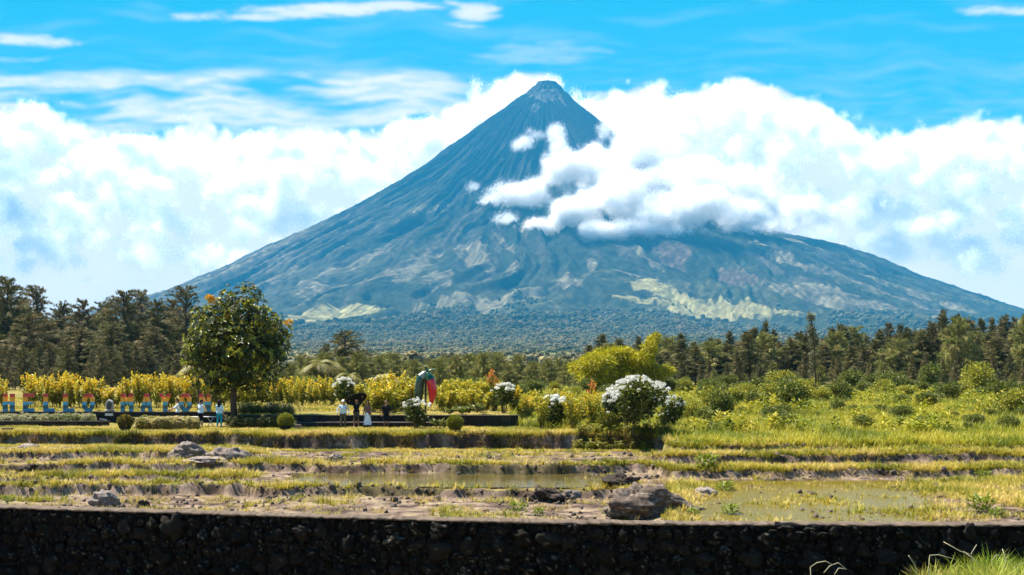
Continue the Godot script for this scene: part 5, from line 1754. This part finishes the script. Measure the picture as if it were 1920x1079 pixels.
func build_garden() -> void:
	vmat("paint", 0.5, 0.5)
	vmat("block", 0.9, 0.25)
	vmat("gloss", 0.22, 0.5)
	var low := [Color(0.17, 0.185, 0.018), Color(0.26, 0.255, 0.03), Color(0.36, 0.32, 0.05), Color(0.11, 0.13, 0.014)]
	var gold := [Color(0.66, 0.49, 0.02), Color(0.58, 0.48, 0.04), Color(0.68, 0.43, 0.015), Color(0.52, 0.47, 0.07)]
	var lime := [Color(0.40, 0.37, 0.035), Color(0.50, 0.42, 0.035), Color(0.32, 0.32, 0.035), Color(0.56, 0.44, 0.03)]
	var gs := []
	for i in 4: gs.append(flower_shrub("golden_shrub", 2.3, 1.25, 10, 62, low, gold, 0.62))
	var ls := []
	for i in 3: ls.append(flower_shrub("golden_shrub", 1.95, 1.3, 12, 62, low, lime, 0.45))
	# behind the letters
	var i := 0
	for u in [-18, 4, 52, 66, 82, 100, 108, 126, 134, 152, 164, 184, 198, 214, 234, 246, 262, 278, 293, 312, 322, 346, 356, 372, 392, 404]:
		var h := 1.0 + 0.1 * sin(u * 0.37) + rr(-0.06, 0.06)
		if u == 198 or u == 214 or u == 4: h -= 0.22
		put(gs[i % 4], u, rr(87.5, 91.5), Vector3(1.0, h, 1.0), "golden-leaved shrub, %s from the left in the row behind the letters" % ordinal(i), "shrub", "golden shrubs behind the letters")
		i += 1
	i = 0
	for u in [418, 430, 446, 460, 474, 490, 505, 518, 530, 544, 556, 570, 583, 596, 610, 622]:
		put((gs if i % 3 else ls)[i % 3], u, rr(92, 99), Vector3(1.0, rr(0.82, 1.02), 1.0), "golden-leaved shrub, %s from the left between the dense tree and the group" % ordinal(i), "shrub", "golden shrubs right of the dense tree")
		i += 1
	i = 0
	for q in [[690, 84, 0.9], [705, 86, 1.05], [722, 83, 1.12], [738, 85, 1.1], [752, 84, 0.98], [716, 80, 0.85], [740, 80, 0.82], [768, 86, 0.9], [700, 80, 0.75]]:
		put((gs if i % 2 else ls)[i % 3], q[0], q[1], Vector3(1.2, q[2], 1.2), "golden shrub, %s of the dense clump behind the black-clad people" % ordinal(i), "shrub", "golden clump behind the group")
		i += 1
	i = 0
	for q in [[828, 84, 0.92], [842, 85, 1.02], [856, 84, 1.0], [872, 86, 1.0], [886, 84, 0.98], [900, 85, 0.98], [914, 84, 0.95], [926, 86, 0.92], [770, 88, 1.1], [835, 80, 0.72], [868, 80, 0.75], [905, 80, 0.7]]:
		put(ls[i % 3], q[0], q[1], Vector3(1.15, q[2], 1.15), "lime-yellow shrub, %s of those right of the chilli sculpture" % ordinal(i), "shrub", "lime shrubs right of the chillies")
		i += 1
	i = 0
	for q in [[962, 80, 0.72], [976, 82, 0.78], [992, 80, 0.72], [1014, 72.5, 0.98], [1062, 76, 0.85], [1078, 72, 0.92], [1096, 76, 0.84], [1112, 72.5, 0.95], [1125, 78, 0.85], [1000, 84, 0.85], [1048, 84, 0.8], [1145, 76, 0.8]]:
		put((ls if i % 2 else gs)[i % 3], q[0], q[1], Vector3(0.85, q[2], 0.85), "loose golden shrub, %s of those left of the great white-flowered bush" % ordinal(i), "shrub", "loose shrubs on the bank")
		i += 1
	# white-flowered bushes
	var petal := blossom_mesh(0.12, 40, Color(0.74, 0.74, 0.66))
	var dg := [Color(0.06, 0.08, 0.013), Color(0.11, 0.13, 0.02), Color(0.045, 0.06, 0.012), Color(0.18, 0.19, 0.03)]
	var wb := [white_bush("white_bush", 1.5, 2.2, 1500, 44, 0.42, dg, petal), white_bush("white_bush", 1.9, 1.9, 2400, 44, 0.25, dg, petal), white_bush("white_bush", 1.6, 1.8, 1500, 56, 0.35, dg, petal)]
	put(wb[0], 645, 86, Vector3(1.0, 1.02, 1.0), "tall white-flowered bush behind the person in the cap", "shrub", "white-flowered bushes")
	put(wb[2], 722, 89, Vector3(1.25, 1.32, 1.2), "white-flowered bush topping the golden clump behind the group", "shrub", "white-flowered bushes")
	put(wb[1], 781, 73.0, Vector3(1.0, 0.92, 0.8), "white-flowered bush standing before the wall below the chillies", "shrub", "white-flowered bushes")
	put(wb[0], 945, 80, Vector3(1.15, 0.87, 1.1), "white-flowered bush at the right end of the garden wall", "shrub", "white-flowered bushes")
	put(wb[2], 1040, 74, Vector3(1.35, 1.08, 1.2), "white-flowered bush among the loose shrubs right of the wall", "shrub", "white-flowered bushes")
	put(white_bush("white_bush", 3.6, 3.0, 5200, 130, 0.34, dg, petal), 1196, 66.4, Vector3(1.0, 1.02, 0.9), "great white-flowered bush with bare canes, largest of all", "shrub", "white-flowered bushes")
	put(wb[1], 1258, 70, Vector3(0.85, 1.1, 0.8), "small white-flowered bush leaning out right of the great one", "shrub", "white-flowered bushes")
	put(wb[2], 1150, 70, Vector3(0.9, 1.25, 0.8), "white-flowered bush against the great one's left side", "shrub", "white-flowered bushes")
	# orange-tipped stems above the wall's right end
	var orange := flower_shrub("orange_shrub", 2.6, 0.9, 7, 46, low, [Color(0.55, 0.2, 0.03), Color(0.6, 0.32, 0.03), Color(0.5, 0.14, 0.04)], 0.75)
	put(orange, 928, 83, Vector3.ONE, "orange-tipped shrub behind the white bush at the wall's end", "shrub")
	put(orange, 1108, 80, Vector3(0.9, 0.95, 0.9), "thin orange-tipped shrub left of the great white bush", "shrub")
	# green bushes of the field
	var gb := []
	var tones := [[Color(0.06, 0.08, 0.013), Color(0.12, 0.14, 0.022), Color(0.21, 0.22, 0.03)], [Color(0.20, 0.215, 0.025), Color(0.30, 0.295, 0.035), Color(0.38, 0.345, 0.045)], [Color(0.13, 0.155, 0.03), Color(0.20, 0.215, 0.04), Color(0.085, 0.105, 0.02)]]
	for t in 3:
		for k in 2: gb.append(bush("green_bush", 2.0, 1.7, 1700, 0.17, 0.05, tones[t]))
	var spots := [[1350, 80, 1.15, 1.25, 1, "dark-hollowed round bush right of the great white bush"], [1335, 86, 1.1, 1.2, 2, "pale bush behind the dark-hollowed one"], [1305, 78, 0.9, 0.9, 3, "low lime bush beside the small white bush"], [1480, 88, 1.3, 1.25, 0, "dark-based bush with a bright top left of the slim tree"], [1500, 100, 1.2, 1.3, 2, "tall lime bush behind the dark-based one"], [1450, 104, 1.2, 1.1, 3, "yellow-green bush left of the dark-based one"], [1446, 76, 0.5, 0.42, 0, "little dark weed bush alone in the grass"], [1600, 84, 0.5, 0.4, 1, "low dark weed clump right of the slim tree"], [1650, 84, 0.6, 0.45, 0, "low dark weed clump in mid field"], [1742, 90, 0.8, 0.7, 1, "dark green bush low in the field"], [1760, 100, 0.7, 0.6, 4, "grey-green bush behind the low dark one"], [1905, 82, 1.25, 1.2, 2, "large lime bush at the right edge"], [1888, 84, 1.0, 1.0, 0, "dark bush behind the lime one at the right edge"], [1825, 135, 1.9, 2.35, 3, "tall rounded yellow-green bush against the dark wood"], [1740, 150, 1.7, 2.0, 4, "upright green bush left of the tall rounded one"], [1665, 140, 1.7, 1.5, 5, "grey-green bush in front of the wood, mid field"], [1590, 150, 1.9, 1.5, 4, "feathery green bush behind the slim tree"], [1470, 140, 1.8, 1.8, 3, "yellow-green bush before the wood, left of the slim tree"], [1400, 130, 1.6, 1.0, 5, "low green bush behind the field, left"], [1700, 120, 1.2, 0.8, 2, "lime bush low in front of the wood"], [1850, 110, 1.2, 0.7, 5, "low green bush below the tall rounded one"], [1380, 92, 1.0, 0.85, 2, "lime bush right of the dark-hollowed one"], [1420, 88, 0.9, 0.7, 1, "brown-shaded bush right of the lime one"], [1560, 110, 1.3, 0.8, 3, "yellow bush at the slim tree's foot"]]
	for s in spots: put(gb[s[4]], s[0], s[1], Vector3(s[2], s[3], s[2]), s[5], "shrub", "bushes in the field")
	i = 0
	for u in range(1290, 1990, 23):
		put(gb[(i * 5 + 1) % 6], u + rr(-9, 9), rr(98, 150), Vector3.ONE * rr(0.7, 1.25), "scrubby bush, %s from the left in the scrub before the dark wood" % ordinal(i), "shrub", "scrub before the wood")
		i += 1
	i = 0
	for u in range(1300, 1960, 27):
		put(gb[[0, 1, 4][i % 3]], u + rr(-12, 12), rr(70, 100), Vector3(1.3, 1.0, 1.3) * rr(0.28, 0.62), "low dark weed bush, %s from the left in the open field" % ordinal(i), "shrub", "low weed bushes in the field")
		i += 1
	i = 0
	for u in range(420, 1290, 31):
		put(gb[2 + i % 4], u + rr(-9, 9), rr(108, 135), Vector3.ONE * rr(0.8, 1.4), "scrubby green bush, %s from the left behind the garden" % ordinal(i), "shrub", "scrub behind the garden")
		i += 1
	topiary(535, 71.0, 0.44, "round yellow-green shrub in a dark pot, left of the group", [Color(0.22, 0.22, 0.02), Color(0.15, 0.17, 0.015), Color(0.28, 0.26, 0.03)])
	topiary(853, 67.6, 0.43, "clipped round shrub in a dark pot before the wall's right half", [Color(0.17, 0.18, 0.012), Color(0.10, 0.12, 0.01), Color(0.24, 0.22, 0.02)])
	topiary(1141, 66.9, 0.52, "clipped round shrub in a dark pot beside the great white bush", [Color(0.12, 0.13, 0.01), Color(0.07, 0.085, 0.008), Color(0.2, 0.19, 0.016)])
	topiary(234, 69.6, 0.42, "ragged dark potted plant with yellow flowers at the lawn's edge", [Color(0.05, 0.055, 0.012), Color(0.08, 0.08, 0.016), Color(0.35, 0.24, 0.03)])
	# walls
	low_wall("plinth_wall", "dark stone plinth wall under the painted letters", -40, 447, 82.4, 0.0, 0.72, 0.36, Color(0.030, 0.026, 0.024), Color(0.12, 0.10, 0.085), 30)
	low_wall("garden_wall", "dark stone retaining wall behind the group of visitors", 447, 972, 75.4, 0.0, 0.72, 0.36, Color(0.030, 0.026, 0.024), Color(0.05, 0.043, 0.04), 34)
	low_wall("stone_bench", "long low dark stone bench at the foot of the retaining wall", 556, 806, 74.7, 0.0, 0.34, 0.5, Color(0.032, 0.027, 0.025), Color(0.10, 0.085, 0.075), 16)
	low_wall("flower_bed_edge", "dark low edging of the flower bed at the far left", -30, 204, 76.5, 0.0, 0.34, 0.2, Color(0.04, 0.032, 0.028), Color(0.07, 0.055, 0.045), 12)
	var ba := Acc.new()
	var bx := (10.0 - 960.0) / F * 68.6
	var bt := thing("garden_bench", "small brown block bench with a blue end at the left edge", "bench", Vector3(bx, ground_h(bx, 68.6), -68.6))
	box(ba, Vector3(-0.4, 0, -0.2), Vector3(0.35, 0.26, 0.2), Color(0.05, 0.035, 0.03), 0.015)
	part("seat_block", mesh_of(ba), M.block, bt)
	ba = Acc.new()
	box(ba, Vector3(-0.52, 0, -0.22), Vector3(-0.403, 0.40, 0.22), Color(0.02, 0.30, 0.45), 0.015)
	part("end_panel", mesh_of(ba), M.paint, bt)
	# letters on the plinth
	var hello := [["H", 16, "first letter of the sign, a striped H at the left edge"], ["E", 54, "striped letter E, second of the sign"], ["L", 92, "striped letter L, first of the two"], ["L", 129, "striped letter L, second of the two, beside the O"], ["O", 165, "striped round letter O ending the first word"], ["M", 237, "striped letter M beginning the second word, right of the stone face"], ["A", 274, "striped letter A of the second word"], ["Y", 309, "striped letter Y left of the white-shirted person"], ["O", 347, "striped letter O right of the white-shirted person"], ["N", 384, "striped letter N ending the sign, behind the pale-shirted person"]]
	for q in hello: letter(q[0], q[1], 82.4, 1.14, 0.722, q[2])
	# carved stone on the plinth
	var sx := (205.0 - 960.0) / F * 82.3
	var st := thing("carved_stone", "round-topped pale stone with a dark hollow face between the two words", "statue", Vector3(sx, 0.722, -82.3))
	var o := part("slab", lump(Vector3(0.29, 0.42, 0.12), 0.12, 880, 22, 30, Color(0.30, 0.285, 0.26), Color(0.42, 0.40, 0.37), 0.2, 0.1), M.block, st)
	o.position = Vector3(0, 0.40, 0)
	o = part("face_hollow", lump(Vector3(0.19, 0.29, 0.07), 0.1, 884, 18, 26, Color(0.07, 0.065, 0.06), Color(0.12, 0.11, 0.1), 0.1, 0.1), M.block, st)
	o.position = Vector3(0, 0.40, 0.08)
	o = part("foot", lump(Vector3(0.36, 0.09, 0.2), 0.2, 888, 12, 20, Color(0.26, 0.24, 0.22), Color(0.4, 0.38, 0.34), 0.2, 0.1), M.block, st)
	o.position = Vector3(0, 0.07, 0)
	for q in [[203, 778, 0.26, 0.08, "white plaque fixed below the carved stone"], [192, 787, 0.24, 0.05, "small slanted white plaque low on the plinth"]]:
		var pa := Acc.new()
		box(pa, Vector3(-q[2], -q[3], 0), Vector3(q[2], q[3], 0.03), Color(0.62, 0.6, 0.58), 0.01)
		var pl := part("plaque", mesh_of(pa), M.block)
		pl.position = Vector3((q[0] - 960.0) / F * 82.1, EYE - (q[1] - HOR) / F * 82.1, -82.2)
		if q[1] == 787: pl.rotation.z = -0.16
		tag(pl, q[4], "plaque")
	# white trestle table behind the flower bed
	var tx := (358.0 - 960.0) / F * 76.0
	var tt := thing("trestle_table", "narrow white trestle table behind the visitors at the left", "table", Vector3(tx, ground_h(tx, 76.0), -76.0))
	var ta := Acc.new()
	box(ta, Vector3(-1.45, 0.60, -0.2), Vector3(1.45, 0.645, 0.2), Color(0.6, 0.58, 0.55), 0.01)
	part("table_top", mesh_of(ta), M.paint, tt)
	for sx2 in [-0.9, 0.5, 1.15]:
		for sl in [-1.0, 1.0]:
			var la := Acc.new()
			tube(la, [Vector3(sx2 - 0.22 * sl, 0, 0.05 * sl), Vector3(sx2 + 0.22 * sl, 0.60, 0.05 * sl)], [0.022, 0.022], 6, Color(0.5, 0.48, 0.45))
			part("leg", smooth_mesh(la), M.paint, tt)
	# little sign by the round shrub
	var gx := (559.0 - 960.0) / F * 70.6
	var gt := thing("small_sign", "small dark nameplate beside the round potted shrub", "sign", Vector3(gx, ground_h(gx, 70.6), -70.6))
	var ga := Acc.new()
	box(ga, Vector3(-0.17, 0.22, 0), Vector3(0.17, 0.42, 0.03), Color(0.16, 0.10, 0.08), 0.01)
	part("board", mesh_of(ga), M.paint, gt)
	ga = Acc.new()
	box(ga, Vector3(-0.02, 0, -0.02), Vector3(0.02, 0.22, 0.015), Color(0.1, 0.08, 0.06), 0.004)
	part("post", mesh_of(ga), M.paint, gt)
	# beds: flowers beyond counting
	var fm := weed(34, 0.55, 0.14, 0.045)
	sow("flower_bed", fm, M.leaf, 1300, 252, 374, 70.9, 74.0, func(x, dd, g): return bed_edge(x, dd, 313.0, 54.0), [Color(0.22, 0.21, 0.04), Color(0.34, 0.30, 0.08), Color(0.46, 0.40, 0.20), Color(0.30, 0.26, 0.05)], 0.7, 1.1, "low bed of creamy yellow flowers before the visitors at the left")
	sow("flower_bed", fm, M.leaf, 1800, -30, 176, 77.0, 81.6, func(x, dd, g): return 1.0, [Color(0.12, 0.14, 0.04), Color(0.22, 0.22, 0.08), Color(0.36, 0.34, 0.2), Color(0.18, 0.19, 0.06)], 0.7, 1.0, "bed of grey-green plants with white tips below the letters")
	sow("hedge", fm, M.leaf, 750, 420, 562, 76.5, 81.5, func(x, dd, g): return bed_edge(x, dd, 490.0, 62.0), [Color(0.05, 0.065, 0.014), Color(0.12, 0.135, 0.022), Color(0.24, 0.23, 0.07), Color(0.07, 0.085, 0.016)], 0.35, 1.0, "low dark hedge with pale flowers right of the dense tree's trunk")
	sow("hedge", fm, M.leaf, 520, 420, 562, 73.4, 75.2, func(x, dd, g): return bed_edge(x, dd, 490.0, 62.0), [Color(0.045, 0.06, 0.013), Color(0.10, 0.12, 0.02), Color(0.22, 0.21, 0.07), Color(0.06, 0.075, 0.016)], 0.35, 1.1, "dark clipped hedge hiding the wall under the dense tree")
	sow("bank_plants", fm, M.leaf, 900, 1050, 1275, 65.4, 67.4, func(x, dd, g): return 0.8 * bed_edge(x, dd, 1165.0, 95.0), [Color(0.12, 0.14, 0.014), Color(0.22, 0.225, 0.022), Color(0.34, 0.31, 0.035), Color(0.16, 0.18, 0.018)], 0.3, 0.9, "leafy green plants over the corner of the bank")
	# broad pale leaves over the wall
	var big := hold("leafy_plant")
	var bl := Acc.new()
	for k in 26:
		var an := rr(0, TAU)
		var dir := Vector3(cos(an), rr(0.4, 1.4), sin(an)).normalized()
		var sd := dir.cross(Vector3.UP).normalized()
		bl.leaf(Vector3(0, rr(0, 0.25), 0), dir, sd, sd.cross(dir), rr(0.5, 0.85), rr(0.07, 0.12), jit([Color(0.16, 0.18, 0.04), Color(0.30, 0.31, 0.12), Color(0.09, 0.115, 0.02)][k % 3], 0.2))
	part("leaves", mesh_of(bl), M.leaf, big)
	i = 0
	for q in [[842, 76.4], [866, 76.2], [880, 76.5], [893, 76.3], [832, 73.0], [818, 73.2]]:
		put(big, q[0], q[1], Vector3.ONE * rr(0.8, 1.1), ["broad-leaved plant on the wall behind the clipped shrub", "broad-leaved plant on the wall, second from the clipped shrub", "broad-leaved plant on the wall, third from the clipped shrub", "broad-leaved plant nearest the white bush at the wall's end", "broad-leaved plant before the wall left of the clipped shrub", "broad pale-leaved plant beside the white bush below the chillies"][i], "plant", "broad-leaved plants by the wall")
		i += 1
	# lone leafy weeds by the near wall and pool
	var wd := hold("leafy_weed")
	bl = Acc.new()
	for k in 150:
		var an := rr(0, TAU)
		var dir := Vector3(cos(an), rr(0.0, 1.3), sin(an)).normalized()
		var sd := dir.cross(Vector3.UP).normalized()
		bl.leaf(Vector3(cos(an) * rr(0, 0.26), rr(0, 0.30), sin(an) * rr(0, 0.26)), dir, sd, sd.cross(dir), rr(0.07, 0.18), rr(0.018, 0.035), jit([Color(0.15, 0.20, 0.012), Color(0.22, 0.26, 0.02), Color(0.10, 0.14, 0.01)][k % 3], 0.2))
	part("leaves", mesh_of(bl), M.leaf, wd)
	for q in [[12, 946, 1.0, "bright green weed behind the wall at the left edge"], [970, 964, 1.2, "bright weed behind the wall near the middle"], [1010, 968, 0.8, "small weed right of the one near the middle"], [1145, 968, 1.0, "bright weed left of the big boulder's foot"], [1212, 962, 1.5, "large bright weed before the big boulder"], [1300, 972, 0.9, "weed right of the big boulder's foot"], [1360, 925, 1.3, "leafy weed standing in the pool beyond the boulder"], [1370, 968, 1.1, "leafy weed at the pool's near edge"], [1325, 882, 2.0, "grassy mound of weeds behind the pale rock"], [1840, 962, 1.6, "large green weed behind the wall at the right"], [1870, 972, 0.9, "small weed beside the large one at the right"], [1845, 900, 1.1, "yellow weed tuft on the mud at the right"]]:
		var dd := 40.0
		for it in 12:
			var xx: float = (q[0] - 960.0) / F * dd
			dd = lerpf(dd, (EYE - ground_h(xx, dd)) * F / (q[1] - HOR), 0.6)
		put(wd, q[0], dd, Vector3.ONE * q[2], q[3], "weed", "leafy weeds over the paddies")
	# the two chillies
	var d := 78.5
	var base := wp(800, 770, d)
	base.y = ground_h(base.x, d)
	var ch := thing("chilli_sculpture", "giant sculpture of a green and a red chilli hanging from one stalk", "sculpture", base)
	var loc := func(u, v, z): return wp(u, v, d) - base + Vector3(0, 0, z)
	var red := part("red_chilli", chilli([loc.call(806, 708, 0.1), loc.call(808, 716, 0.12), loc.call(811, 732, 0.12), loc.call(810, 748, 0.1), loc.call(806, 766, 0.05)], [0.23, 0.28, 0.27, 0.18, 0.01], Color(0.52, 0.008, 0.025)), M.gloss, ch)
	var grn := part("green_chilli", chilli([loc.call(797, 702, -0.1), loc.call(790, 710, -0.1), loc.call(786, 724, -0.1), loc.call(785, 742, -0.1), loc.call(784, 762, -0.1)], [0.17, 0.27, 0.28, 0.26, 0.12], Color(0.012, 0.045, 0.03)), M.gloss, ch)
	part("red_cap", chilli([loc.call(801, 699, 0.1), loc.call(804, 705, 0.1), loc.call(807, 713, 0.11)], [0.08, 0.22, 0.285], Color(0.015, 0.06, 0.03)), M.gloss, red)
	part("green_cap", chilli([loc.call(803, 699, -0.08), loc.call(797, 701, -0.1), loc.call(790, 708, -0.1)], [0.06, 0.19, 0.285], Color(0.20, 0.23, 0.19)), M.gloss, grn)
	part("stalk", chilli([loc.call(802, 701, 0.0), loc.call(800, 694, 0.0), loc.call(797, 688, 0.0)], [0.12, 0.09, 0.07], Color(0.02, 0.08, 0.03)), M.gloss, ch)
	part("stalk", chilli([loc.call(802, 700, 0.0), loc.call(808, 695, 0.0), loc.call(817, 694, 0.0)], [0.09, 0.08, 0.06], Color(0.10, 0.16, 0.09)), M.gloss, ch)
	var po := Acc.new()
	tube(po, [Vector3(loc.call(797, 0, 0).x, -0.1, -0.35), Vector3(loc.call(797, 0, 0).x, loc.call(797, 712, 0).y, -0.35)], [0.06, 0.06], 8, Color(0.05, 0.05, 0.05))
	part("support_post", smooth_mesh(po), M.block, ch)

func build_all() -> void:
	build_mountain()
	build_ground()
	build_cloud()
	restore_noise()
	leaf_materials()
	build_wall()
	build_rocks()
	build_trees()
	build_garden()
	build_people()
	build_grass()

func restore_noise() -> void:   # the noises that shape the slopes
	noise(n_a, 71, 0.0125, 4)
	noise(n_b, 83, 0.00055, 4)
	noise(n_c, 97, 0.0075, 4)
